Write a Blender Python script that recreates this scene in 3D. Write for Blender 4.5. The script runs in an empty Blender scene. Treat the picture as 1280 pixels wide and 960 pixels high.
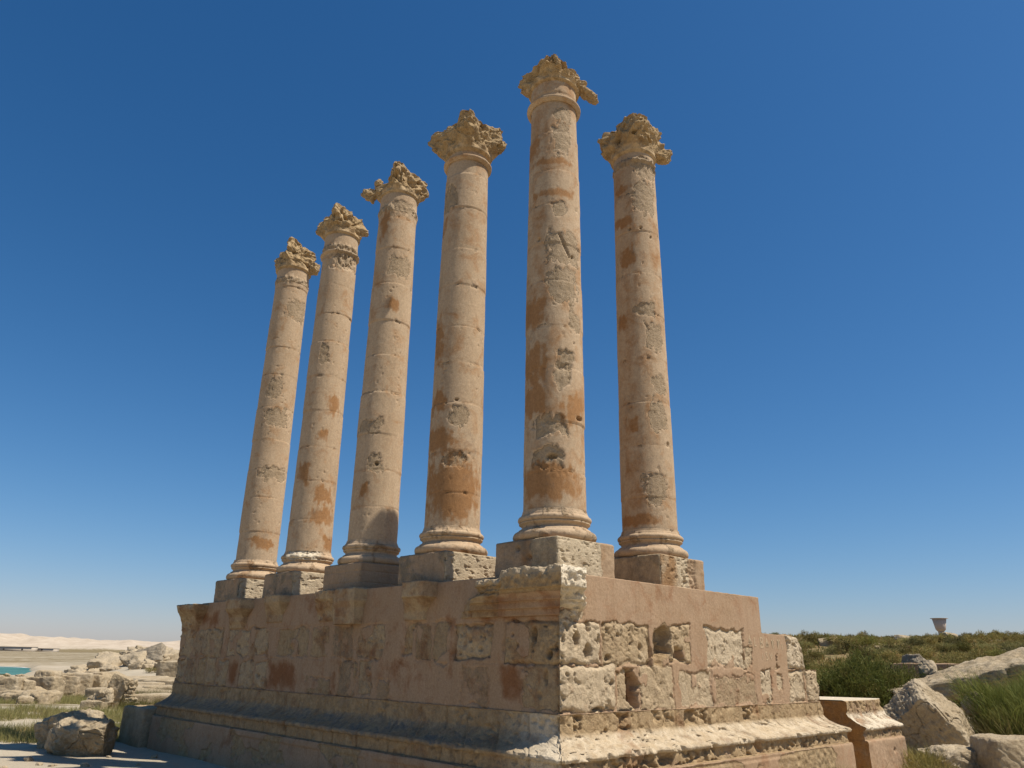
import bpy, math, random
import numpy as np
from mathutils import Vector, Matrix
R = math.radians
random.seed(7)
scene = bpy.context.scene
col = bpy.data.collections.new('ruins'); scene.collection.children.link(col)

# ------------------------------------------------------------------ camera
CAM = np.array([-7.4054, -6.7682, -1.0843])
YAW, PITCH, ROLL, FPX = 0.80568, 0.34928, 0.017947, 945.99
fw = Vector((math.cos(PITCH)*math.cos(YAW), math.cos(PITCH)*math.sin(YAW), math.sin(PITCH)))
r0 = Vector((math.sin(YAW), -math.cos(YAW), 0)); u0 = r0.cross(fw)
rt = r0*math.cos(ROLL)+u0*math.sin(ROLL); up = u0*math.cos(ROLL)-r0*math.sin(ROLL)
cd = bpy.data.cameras.new('camera'); cam = bpy.data.objects.new('camera', cd); col.objects.link(cam)
cd.sensor_width = 36; cd.lens = FPX/1280*36; cd.clip_start = 0.1; cd.clip_end = 9000
m3 = Matrix((rt, up, -fw)).transposed()
cam.matrix_world = Matrix.Translation(Vector(CAM)) @ m3.to_4x4()
scene.camera = cam

# ------------------------------------------------------------------ sky, sun, exposure
sun_dir = Vector((0.55, -1.0, 1.95)).normalized()      # towards the sun
elev = math.asin(sun_dir.z)
w = bpy.data.worlds.new('World'); scene.world = w; w.use_nodes = True
nt = w.node_tree; bg = nt.nodes['Background']
sky = nt.nodes.new('ShaderNodeTexSky'); sky.sky_type = 'NISHITA'; sky.sun_disc = False
sky.sun_elevation = elev; sky.sun_rotation = math.atan2(sun_dir.x, sun_dir.y)
sky.air_density = 1.0; sky.dust_density = 0.4; sky.ozone_density = 3.0; sky.altitude = 0
# the camera's colour response to the sky: one power and gain per channel
sp_ = nt.nodes.new('ShaderNodeSeparateColor'); cb_ = nt.nodes.new('ShaderNodeCombineColor'); nt.links.new(sky.outputs[0], sp_.inputs[0])
for i_, (g_, a_) in enumerate(((1.58, .30), (1.1, .68), (.97, 1.05))):
    pw = nt.nodes.new('ShaderNodeMath'); pw.operation = 'POWER'; pw.inputs[1].default_value = g_; nt.links.new(sp_.outputs[i_], pw.inputs[0])
    ml = nt.nodes.new('ShaderNodeMath'); ml.operation = 'MULTIPLY'; ml.inputs[1].default_value = a_; nt.links.new(pw.outputs[0], ml.inputs[0]); nt.links.new(ml.outputs[0], cb_.inputs[i_])
nt.links.new(cb_.outputs[0], bg.inputs[0])
bg.inputs[1].default_value = 0.083
sd = bpy.data.lights.new('sun', 'SUN'); sd.energy = 5.0; sd.angle = R(0.53); sd.color = (1.0, 0.94, 0.85)
so = bpy.data.objects.new('sun', sd); col.objects.link(so)
so.rotation_euler = sun_dir.to_track_quat('Z', 'Y').to_euler()
vs = scene.view_settings; vs.view_transform = 'Standard'; vs.look = 'None'; vs.gamma = 1; vs.exposure = 0.27
vs.use_curve_mapping = False
scene.render.engine = 'CYCLES'
scene.cycles.max_bounces = 5; scene.cycles.diffuse_bounces = 3; scene.cycles.transparent_max_bounces = 4

# ------------------------------------------------------------------ numpy noise
rng = np.random.RandomState(3)
PERM = rng.permutation(256); PERM = np.concatenate([PERM, PERM, PERM])
GR = rng.normal(size=(256, 3)); GR /= np.linalg.norm(GR, axis=1)[:, None]
def noise3(x, y, z):
    x, y, z = np.broadcast_arrays(x, y, z)
    xi = np.floor(x).astype(int); yi = np.floor(y).astype(int); zi = np.floor(z).astype(int)
    xf = x-xi; yf = y-yi; zf = z-zi
    u = xf**3*(xf*(xf*6-15)+10); v = yf**3*(yf*(yf*6-15)+10); q = zf**3*(zf*(zf*6-15)+10)
    def g(i, j, k):
        h = PERM[PERM[PERM[(xi+i) & 255]+((yi+j) & 255)]+((zi+k) & 255)]
        G = GR[h]
        return G[..., 0]*(xf-i)+G[..., 1]*(yf-j)+G[..., 2]*(zf-k)
    x00 = g(0,0,0)*(1-u)+g(1,0,0)*u; x10 = g(0,1,0)*(1-u)+g(1,1,0)*u
    x01 = g(0,0,1)*(1-u)+g(1,0,1)*u; x11 = g(0,1,1)*(1-u)+g(1,1,1)*u
    return ((x00*(1-v)+x10*v)*(1-q)+(x01*(1-v)+x11*v)*q)*1.5
def fbm(x, y, z, o=4, gain=0.5):
    s = 0; a = 1; t = 0
    for i in range(o):
        s = s+a*noise3(x*2**i+13.7*i, y*2**i+5.1*i, z*2**i-7.3*i); t += a; a *= gain
    return s/t*1.6
def ridged(x, y, z, o=3):
    s = 0; a = 1; t = 0
    for i in range(o):
        s = s+a*(1-2*np.abs(noise3(x*2**i+3.7*i, y*2**i, z*2**i+9*i))); t += a; a *= .5
    return s/t
def sst(a, b, x):
    t = np.clip((x-a)/(b-a), 0, 1); return t*t*(3-2*t)

# ------------------------------------------------------------------ mesh helpers
def tag(o, label=None, cat=None, group=None, kind=None):
    for k, v in (('label', label), ('category', cat), ('group', group), ('kind', kind)):
        if v: o[k] = v
    return o
def link(name, me, mat=None, parent=None, loc=None, smooth=True):
    o = bpy.data.objects.new(name, me); col.objects.link(o)
    if mat: me.materials.append(mat)
    if parent: o.parent = parent
    if loc is not None: o.location = loc
    if smooth: me.polygons.foreach_set('use_smooth', np.ones(len(me.polygons), dtype=bool))
    return o
def empty(name, loc=(0,0,0)):
    o = bpy.data.objects.new(name, None); col.objects.link(o); o.location = loc; return o
def raw_mesh(name, V, Fq, mask=None):
    """V (n,3), Fq (m,4) or (m,3) numpy"""
    me = bpy.data.meshes.new(name); k = Fq.shape[1]
    me.vertices.add(len(V)); me.vertices.foreach_set('co', np.ascontiguousarray(V, dtype=np.float32).ravel())
    me.loops.add(Fq.size); me.loops.foreach_set('vertex_index', np.ascontiguousarray(Fq, dtype=np.int32).ravel())
    me.polygons.add(len(Fq)); me.polygons.foreach_set('loop_start', np.arange(0, Fq.size, k, dtype=np.int32))
    me.update(calc_edges=True); me.validate()
    if mask is not None:
        at = me.attributes.new('wear', 'FLOAT_COLOR', 'POINT')
        at.data.foreach_set('color', np.ascontiguousarray(mask, dtype=np.float32).ravel())
    return me
def grid_faces(nu, nv, wrap=False, flip=False):
    i = np.arange(nu if wrap else nu-1); j = np.arange(nv-1)
    I, J = np.meshgrid(i, j, indexing='ij'); I2 = (I+1) % nu
    F = np.stack([I*nv+J, I2*nv+J, I2*nv+J+1, I*nv+J+1], -1).reshape(-1, 4)
    return F[:, ::-1] if flip else F
def grid_mesh(name, P, mask=None, wrap=False, flip=False):
    nu, nv = P.shape[:2]
    return raw_mesh(name, P.reshape(-1, 3), grid_faces(nu, nv, wrap, flip), None if mask is None else mask.reshape(-1, 4))
def mk(r, g=0, b=0, a=0):
    r, g, b, a = np.broadcast_arrays(r, g, b, a); return np.clip(np.stack([r, g, b, a], -1), 0, 1)

# ------------------------------------------------------------------ materials
def new_mat(name):
    m = bpy.data.materials.new(name); m.use_nodes = True
    t = m.node_tree; b = t.nodes['Principled BSDF']; b.inputs['Roughness'].default_value = 0.95
    b.inputs['Specular IOR Level'].default_value = 0.15
    return m, t, b
def N(t, kind, **kw):
    n = t.nodes.new(kind)
    for k, v in kw.items():
        if k.startswith('i_'): n.inputs[k[2:].replace('_', ' ')].default_value = v
        else: setattr(n, k, v)
    return n
def mixc(t, fac, a, b, mode='MIX'):
    n = t.nodes.new('ShaderNodeMix'); n.data_type = 'RGBA'; n.blend_type = mode
    for s, v in ((0, fac), (6, a), (7, b)):
        if hasattr(v, 'links'): t.links.new(v, n.inputs[s])
        else: n.inputs[s].default_value = v if s == 0 else (*v, 1)
    return n.outputs[2]
def math_(t, op, a, b=None, clamp=False):
    n = t.nodes.new('ShaderNodeMath'); n.operation = op; n.use_clamp = clamp
    for s, v in ((0, a), (1, b)):
        if v is None: continue
        if hasattr(v, 'links'): t.links.new(v, n.inputs[s])
        else: n.inputs[s].default_value = v
    return n.outputs[0]
def ramp(t, f, p0, p1):
    n = t.nodes.new('ShaderNodeMapRange'); n.inputs[1].default_value = p0; n.inputs[2].default_value = p1
    t.links.new(f, n.inputs[0]); n.clamp = True; return n.outputs[0]
def noise_node(t, vec, scale, detail=6, rough=.6, dist=0):
    n = t.nodes.new('ShaderNodeTexNoise'); n.inputs['Scale'].default_value = scale
    n.inputs['Detail'].default_value = detail; n.inputs['Roughness'].default_value = rough; n.inputs['Distortion'].default_value = dist
    t.links.new(vec, n.inputs['Vector']); return n.outputs[0]
def stone_mat(name, plaster, plaster2, stone, stone2, rust, grey, bump=1.0, stain=.35, streak=.6):
    """wear attribute: R exposed old stone, G rust wash, B grey lichen, A cream bleached stone"""
    m, t, b = new_mat(name)
    geo = t.nodes.new('ShaderNodeNewGeometry'); pos = geo.outputs['Position']
    at = N(t, 'ShaderNodeAttribute', attribute_name='wear'); sep = t.nodes.new('ShaderNodeSeparateColor')
    t.links.new(at.outputs['Color'], sep.inputs[0])
    r, g, bl = sep.outputs[0], sep.outputs[1], sep.outputs[2]; al = at.outputs['Alpha']
    n1 = noise_node(t, pos, 1.1, 5, .6); n2 = noise_node(t, pos, 9, 8, .7); n3 = noise_node(t, pos, 60, 4, .7); n4 = noise_node(t, pos, 3.3, 7, .65, .6)
    pc = mixc(t, ramp(t, n1, .35, .68), plaster, plaster2)
    pc = mixc(t, math_(t, 'MULTIPLY', ramp(t, n4, .52, .75), stain), pc, rust)
    sc = mixc(t, ramp(t, n2, .35, .65), stone, stone2)
    sc = mixc(t, math_(t, 'MULTIPLY', ramp(t, n4, .5, .7), .35), sc, tuple(0.62*c for c in stone2))
    sc = mixc(t, al, sc, (0.66, 0.57, 0.42))
    edge = ramp(t, math_(t, 'ADD', r, math_(t, 'MULTIPLY', math_(t, 'SUBTRACT', n2, .5), .9)), .35, .62)
    c = mixc(t, edge, pc, sc)
    ru = ramp(t, math_(t, 'ADD', g, math_(t, 'MULTIPLY', math_(t, 'SUBTRACT', n4, .5), 1.6)), .22, .86)
    c = mixc(t, math_(t, 'MULTIPLY', ru, .82), c, mixc(t, n2, rust, tuple(.62*x for x in rust)))
    gr = ramp(t, math_(t, 'ADD', bl, math_(t, 'MULTIPLY', math_(t, 'SUBTRACT', n2, .5), 1.1)), .3, .85)
    c = mixc(t, math_(t, 'MULTIPLY', gr, .85), c, grey)
    sp = mixc(t, ramp(t, n3, .3, .7), (.86, .86, .86), (1.12, 1.12, 1.12))
    c = mixc(t, 1.0, c, sp, 'MULTIPLY')
    # rain streaks running down the faces
    mp = t.nodes.new('ShaderNodeMapping'); mp.inputs['Scale'].default_value = (3.2, 3.2, .35); t.links.new(pos, mp.inputs[0])
    ns = noise_node(t, mp.outputs[0], 1.6, 6, .65); c = mixc(t, math_(t, 'MULTIPLY', ramp(t, ns, .50, .80), streak), c, mixc(t, 1.0, c, (.60, .53, .45), 'MULTIPLY'))
    n5 = noise_node(t, pos, 24, 5, .75); c = mixc(t, 1.0, c, mixc(t, ramp(t, n5, .3, .7), (.82, .80, .78), (1.13, 1.13, 1.13)), 'MULTIPLY')
    t.links.new(c, b.inputs['Base Color'])
    # bump: fine grit on plaster, coarse pitted on stone
    vo = N(t, 'ShaderNodeTexVoronoi'); vo.inputs['Scale'].default_value = 26; t.links.new(pos, vo.inputs['Vector'])
    pit = ramp(t, vo.outputs['Distance'], .0, .35)
    h_st = math_(t, 'ADD', math_(t, 'MULTIPLY', n2, 1.2), math_(t, 'ADD', math_(t, 'MULTIPLY', n3, .45), math_(t, 'MULTIPLY', pit, .22)))
    h_pl = math_(t, 'ADD', math_(t, 'MULTIPLY', n3, .22), math_(t, 'MULTIPLY', n2, .10))
    hh = t.nodes.new('ShaderNodeMix'); hh.data_type = 'FLOAT'
    t.links.new(edge, hh.inputs[0]); t.links.new(h_pl, hh.inputs[2]); t.links.new(h_st, hh.inputs[3])
    bp = t.nodes.new('ShaderNodeBump'); bp.inputs['Strength'].default_value = .9*bump; bp.inputs['Distance'].default_value = 0.022
    t.links.new(hh.outputs[0], bp.inputs['Height']); t.links.new(bp.outputs[0], b.inputs['Normal'])
    return m
RUST = (0.36, 0.155, 0.05)
M_pod = stone_mat('podium_stone', (.335, .225, .133), (.375, .258, .162), (.42, .305, .17), (.30, .205, .108), (.25, .10, .036), (.215, .18, .135), stain=.4, streak=.38)
M_col = stone_mat('column_plaster', (.475, .352, .225), (.41, .295, .182), (.40, .30, .192), (.32, .235, .142), (.37, .175, .058), (.22, .17, .12), stain=.35, streak=.3)
M_cap = stone_mat('capital_stone', (.44, .31, .165), (.48, .35, .20), (.46, .335, .18), (.365, .245, .12), (.31, .16, .055), (.20, .16, .105), bump=1.2, streak=.3)
M_pli = stone_mat('plinth_stone', (.375, .265, .165), (.35, .245, .15), (.45, .355, .225), (.37, .28, .17), (.29, .145, .05), (.17, .15, .115), stain=.2, streak=.3)
M_rock = stone_mat('fallen_stone', (.41, .325, .205), (.35, .27, .165), (.42, .335, .215), (.33, .25, .15), (.30, .18, .085), (.24, .205, .155), bump=1.3, stain=.1, streak=.25)

# ------------------------------------------------------------------ podium skin (walls, base moulding, dado wrap one corner)
def rectmask(t, z, rc, rag, soft=.02):
    a, b = min(rc[0], rc[1]), max(rc[0], rc[1]); z1, z0 = max(rc[2], rc[3]), min(rc[2], rc[3])
    d = np.minimum(np.minimum(t-a, b-t), np.minimum(z-z0, z1-z))
    return d+rag
def ellmask(t, z, c):   # cx, cz, rx, rz -> <1 inside
    return np.sqrt(((t-c[0])/c[2])**2+((z-c[1])/c[3])**2)

RB_R = [(0,.80,-.60,-1.135,.012,1), (.84,1.90,-.58,-1.135,0,1), (2.36,2.92,-.55,-1.10,.0,.9), (3.36,4.47,-.57,-1.13,-.02,.8), (4.50,4.74,-.82,-1.12,-.03,.6),
        (0,1.07,-1.145,-1.69,.015,1), (1.14,1.57,-1.16,-1.69,-.05,.9), (1.62,2.40,-1.14,-1.70,.0,.7), (2.58,3.44,-1.2,-1.70,-.022,.6), (3.52,4.74,-1.27,-1.70,-.028,.45),
        (4.93,5.27,-1.16,-1.70,-.02,.8), (5.50,5.66,-1.24,-1.66,-.04,.7), (5.91,6.52,-.60,-1.155,.02,1), (5.91,6.47,-1.18,-1.70,.0,.9), (6.52,7.0,-1.17,-1.70,.03,1),
        (5.44,5.58,-.90,-1.18,-.05,.5), (0,.5,-.45,-.62,0,.7)]
RB_L = [(0,1.01,-.60,-1.14,0,.9), (1.25,2.04,-.63,-1.09,-.01,1), (2.17,2.53,-.60,-1.15,-.01,.5), (2.56,2.97,-.59,-1.12,0,.5), (3.78,4.52,-.60,-1.10,-.02,.7), (0,.65,-1.15,-1.67,0,.55),
        (1.32,1.87,-1.15,-1.67,-.006,.35), (4.07,4.44,-1.14,-1.66,-.01,.6), (3.55,3.86,-1.41,-1.67,-.01,.4), (3.03,3.25,-.62,-1.03,-.035,.7),
        (4.66,5.28,-.61,-1.10,.015,.4), (5.42,6.01,-.60,-1.10,0,.6), (6.12,7.26,-.60,-1.08,-.01,.55), (7.65,8.38,-.58,-1.09,0,.7), (8.46,9.41,-.59,-1.12,-.01,.8),
        (9.66,10.45,-.57,-1.13,0,.7), (10.5,11.1,-.57,-1.13,.01,.7), (4.48,4.6,-1.16,-1.70,0,.5), (4.62,5.04,-1.18,-1.68,.012,.45), (5.25,6.05,-1.44,-1.70,0,.5), (7.57,8.07,-1.19,-1.70,0,.8),
        (8.11,8.72,-1.19,-1.69,.01,.8), (9.26,9.73,-1.19,-1.70,0,.8), (9.83,10.3,-1.17,-1.70,.01,.7), (10.33,10.75,-1.17,-1.70,-.01,.8), (10.8,11.4,-1.18,-1.70,.01,.8), (11.43,11.9,-1.18,-1.70,-.02,.8), (11.15,11.9,-.6,-1.14,0,.8)]
ST_L = [(8.77,9.25,-1.2,-1.68), (6.45,7.57,-1.18,-1.70), (5.08,5.25,-1.2,-1.65), (.67,1.1,-1.12,-1.62), (3.3,3.62,-1.13,-1.5), (2.05,2.18,-.58,-1.32), (0,1.5,-.40,-.6), (4.0,4.5,-.9,-1.12), (10.0,10.9,-.2,-.5)]
PIT_R = [(.29,-.83,.075,.11,.16), (.535,-.665,.05,.085,.12), (.52,-.97,.085,.11,.14), (.96,-1.04,.075,.05,.08), (1.67,-.9,.05,.06,.07), (.13,-.70,.035,.05,.07), (.72,-.83,.03,.09,.06), (.88,-.63,.05,.03,.06),
         (.98,-1.35,.03,.05,.05), (5.53,-.95,.035,.09,.09), (5.58,-1.11,.04,.06,.07), (4.45,-1.0,.02,.06,.06), (3.62,-.9,.02,.07,.05), (5.0,-.3,.02,.06,.04),
         (.7,-1.66,.12,.03,.12), (1.86,-1.1,.07,.05,.06), (6.01,-.72,.03,.04,.05), (5.02,-.42,.02,.03,.03), (.30,-1.83,.07,.045,.1), (1.9,-.98,.05,.1,.05)]
PIT_L = [(.45,-.76,.06,.09,.1), (.175,-1.02,.055,.055,.14), (.24,-1.28,.045,.11,.05), (.85,-.77,.03,.025,.06), (.75,-.9,.02,.03,.04), (1.5,-.75,.02,.06,.03), (8.9,-.9,.03,.04,.06), (6.7,-.95,.1,.09,.04), (8.1,-1.0,.05,.05,.05),
         (.35,-1.5,.05,.05,.03), (1.72,-.83,.05,.04,.04), (1.5,-.95,.05,.04,.04)]
prof = [(0,-1.70,'w'),(.025,-1.703,'m'),(.03,-1.93,'m'),(.045,-1.96,'m'),(.09,-2.01,'m'),(.17,-2.06,'m'),(.26,-2.10,'m'),(.30,-2.115,'m'),(.345,-2.13,'m'),(.365,-2.16,'m'),(.35,-2.195,'m'),(.30,-2.205,'m'),
        (.305,-2.36,'m'),(.345,-2.368,'d'),(.355,-2.385,'d'),(.36,-2.42,'d'),(.37,-3.3,'d')]
def resample(pr, step):
    o = [pr[0][0]]; z = [pr[0][1]]
    for a, b in zip(pr[:-1], pr[1:]):
        n = max(1, int(round(math.hypot(a[0]-b[0], a[1]-b[1])/step)))
        for k in range(1, n+1): o.append(a[0]+(b[0]-a[0])*k/n); z.append(a[1]+(b[1]-a[1])*k/n)
    return np.array(o), np.array(z)
def wall_fields(t, z, left, seed):
    """displacement h (outwards) and masks on the flat wall"""
    sd_ = seed+(50 if left else 0)
    X = t; rag = .075*fbm(X*3.2+sd_, z*3.2, 0*z+sd_, 4)+.014*noise3(X*22+sd_, z*22, 0*z)
    bt = 0*t; bg_ = 0*t
    h = .007*fbm(X*2.5, z*2.5, sd_+0*z, 4)+.0025*noise3(X*30, z*30, 0*z); r = 0*t; g = .3*sst(.1,.7,fbm(X*1.1+9, z*1.1, sd_+0*z, 3))
    for (a, b, z1, z0, off, strength) in (RB_L if left else RB_R):
        ov = .03 if a == 0 else 0
        d = rectmask(t, z, (a-ov*3, b, z1, z0), rag*(1.1 if strength < .9 else .75))
        ins = sst(-.008, .022, d)*strength
        ins = ins*(1-.85*sst(.22,.42,fbm(X*2.1+a*5, z*2.1, sd_+3+0*z, 4))) if strength < .95 else ins
        rb = np.random.RandomState(int(a*100+z1*-37+sd_) % 9999); off = off+rb.uniform(-.016,.016)*(1.3 if left else 1); t1_, t2_ = rb.rand(2)
        vary = .30+.95*sst(-.35,.4,fbm(X*2.3+a, z*2.3, 5+0*z, 3))
        rough = vary*(.034*fbm(X*6+a*7, z*6, 0*z+a*3+sd_, 5)+.013*ridged(X*15+a, z*15, 0*z))-.004
        rough = rough-.02*sst(.03,.0,np.abs(fbm(X*1.6+a*3, z*1.6, 8+0*z, 3)+.08*noise3(X*9,z*9,0*z)))*.7   # cracks
        if strength < .6: rough = rough*.5
        k_ = ins*(d > -.02); bt = np.where(k_ > .3, t1_*(.22 if left else .36)+(0 if left else .08), bt); bg_ = np.where(k_ > .3, (t2_**2)*(.42 if left else .24), bg_)
        pits = -.05*sst(.34, .66, noise3(X*10+a*5, z*10, 0*z+sd_*2)+.35*noise3(X*26, z*26, 0*z))*(vary if strength > .6 else .3)
        er = -.03*(1-sst(0, .06, d))*(strength > .75)
        h = h*(1-ins)+ins*(off+rough+pits+er)
        groove = np.exp(-((d+.002)/(.015 if left else .010))**2)*sst(-.4, .3, noise3(X*3+sd_, z*3, a+0*z))
        h = h-(.048 if left else .035)*groove*(strength if strength > .5 else .6)
        r = np.maximum(r, ins*1.2)
    for (cx, cz, rx, rz, dp) in (PIT_L if left else PIT_R):
        e = ellmask(t+.015*noise3(X*18, z*18, 0*z+3), z, (cx, cz, rx, rz)); h = h-dp*(1-sst(.55, 1.08, e))
    if not left:
        # large broken socket and the hollow below it
        e = ellmask(t+.12*fbm(X*4,z*4,0*z+1,4)-.25*(z+.86), z+.07*fbm(X*5,z*5,3+0*z,4), (2.16,-.86,.20,.27)); k = sst(1.08,.8,e)
        h = h-k*(.23-.11*sst(-.9,-1.1,z)); r = np.maximum(r, sst(1.35,1.1,e)*.6)
        d = rectmask(t, z, (2.42,2.74,-.86,-1.10), rag); dd = sst(.0,.05,d)*sst(.14,.02,np.abs(t-2.6)-(-.86-z)*.6)
        h = h-dd*.13
        e = ellmask(t+.12*fbm(X*4,z*4,0*z+7,4)+.25*(z+1.43), z, (1.47,-1.43,.12,.25)); dd = sst(1.1,.75,e); h = h-dd*.15; g = np.maximum(g, dd*.5)
        g = np.maximum(g, .32*np.exp(-((t-2.35)/.35)**2-((z+.2)/.25)**2))
        fl = sst(4.45,4.55,t)*sst(6.0,5.9,t)*sst(-1.18,-1.10,z)*(1-sst(.0,.3,r)); h = h*(1-fl)
    else:
        for zj, ph in ((-1.135,1.),(-.575,4.)): h = h-.016*np.exp(-((z-zj-.012*fbm(X*1.5,0*z,ph+0*z,3))/.008)**2)*sst(-.15,.35,fbm(X*.9+ph,0*z,0*z,3))
        for rc in ST_L:
            d = rectmask(t, z, rc, rag*1.8); k = sst(-.10,.14,d); g = np.maximum(g, k*.85); h = h-k*.006
    return h, r, g, bt, bg_
def profile_fields(t, z, o, left, seed):
    sd_ = seed+(31 if left else 0)
    n = fbm(t*2.3+sd_, z*3.1, o*3.1+sd_, 4); n2 = fbm(t*9+sd_, z*9, o*9+sd_, 4)
    damage = sst(.05, .5, n-.12*sst(2.5,4.,t)+ (0.25 if not left else .15)*sst(2.6, .0, t)*(z > -2.4))
    inm = sst(-1.69, -1.72, z)*sst(-2.39, -2.36, z)
    h = (.006*n2+.004*n)*(.4+.6*damage)
    chip = np.clip(n2+n*.6, -1, 1)
    h = h-inm*damage*(.035 if left else .05)*sst(-.15, .5, chip)-inm*.012*sst(0, .4, n2)
    if not left: # broken band under the roundel
        bd = np.exp(-((t-1.6)/1.3)**2)+np.exp(-((t-5.4)/.8)**2); h = h-inm*.05*bd*sst(-2.19,-2.24,z)*sst(-.1,.25,n2)
        d = np.exp(-((t-6.35)/.22)**2)*sst(-2.22,-2.27,z)*sst(-2.36,-2.33,z); h = h-.09*d*sst(-.1,.2,n2)
        for cx, wdt, dp in ((4.0,.09,.07),(1.75,.12,.07),(2.9,.05,.03)):
            h = h-dp*np.exp(-((t-cx+ (z+2.15)*.8)/wdt)**2)*sst(-2.02,-2.1,z)*sst(-2.4,-2.3,z)
        # deep notches of the fascia
        for cx, wdt in ((.32,.08),(1.25,.1),(2.75,.14),(4.35,.11),(3.15,.04)):
            h = h-.08*sst(1.15,.7,np.abs(t-cx)/wdt)*sst(-1.94,-1.9,z+.02*n2)*sst(-1.71,-1.76,z)*sst(-.35,.05,n2+.1)
    # joints between moulding blocks
    js = ([.75,1.55,2.4,2.95,3.75,4.35,5.2,5.75,6.35,6.8] if not left else [.55,1.1,1.7,2.15,2.75,3.3,4.1,4.75,5.35,6.2,7.0,7.7,8.5,9.1,9.9,10.6,11.3])
    gv = 0*t
    for j in js: gv = np.maximum(gv, np.exp(-((t-j-.02*noise3(z*7, j+0*z, 0*z))/(.017 if left else .011))**2))
    h = h-(.04 if left else .024)*gv*inm*sst(-.6,.0,n)
    bi = np.searchsorted(np.array(js), t); brn = np.random.RandomState(sd_+5).rand(40)[bi]; h = h+inm*(brn-.5)*.022
    r = inm*(.72+.35*n+.3*damage)
    g = .45*sst(.05,.6,fbm(t*1.3+9, z*1.3, sd_+0*z, 3))
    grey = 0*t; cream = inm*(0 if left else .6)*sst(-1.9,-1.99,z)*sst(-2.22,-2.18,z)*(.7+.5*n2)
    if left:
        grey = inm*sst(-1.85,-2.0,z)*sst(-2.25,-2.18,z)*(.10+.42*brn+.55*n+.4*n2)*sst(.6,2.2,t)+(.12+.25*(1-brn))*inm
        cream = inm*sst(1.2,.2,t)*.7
    # dado: plaster with large patches of bare stone
    dm = sst(-2.36,-2.42,z)
    pa = sst(.08,.3,fbm(t*.9+sd_*1.7, z*1.4, 0*z+4, 4))
    if not left: pa = np.maximum(pa*.6, sst(.0,.06,rectmask(t, z, (5.0,6.3,-2.3,-3.3), .12*n)))
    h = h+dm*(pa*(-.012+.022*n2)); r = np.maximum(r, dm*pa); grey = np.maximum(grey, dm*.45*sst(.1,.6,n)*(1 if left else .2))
    # shallow sunk panels on the dado of the left face
    if left:
        for a, b in ((1.2,3.6),(3.8,4.6),(5.0,7.9)):
            d = rectmask(t, z, (a,b,-2.47,-3.2), .01*n2); h = h-.022*dm*sst(0,.012,d)
    else:
        d = rectmask(t, z, (-.2,4.9,-2.44,-3.4), .0*n2); h = h-.02*dm*(1-sst(0,.015,d))*sst(5.2,5.0,t)*sst(-2.47,-2.43,z)
    return h, r, g, grey, cream
def ztop(t, left):
    if left: return np.interp(t, [0,10.95,11.15,11.5,11.9],[0,0,-.05,-.5,-.62])
    return np.interp(t, [0,5.085,5.09,5.88,5.92,6.05,6.33,6.44,6.55,6.56,7.0],[0,0,-.59,-.60,-.57,-.59,-.63,-.85,-1.16,-1.165,-1.17])+.006*noise3(t*8,0*t,0*t)
def place(t, left, o, h, z, L, tstart=0.0, inset=0):
    """map (t, o+h) to world for the two faces meeting in a mitred corner at (0,0)"""
    ww = sst(.12, 0, t) if tstart == 0 else 0*t
    k = (1+ (2*o if not left else o)/L) if not isinstance(inset, str) else 1
    lat = t*k-o-h*ww*.9
    out = -(o+h)
    return (out, lat, z) if left else (lat, out, z)
LL, LR = 11.9, 6.98
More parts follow.
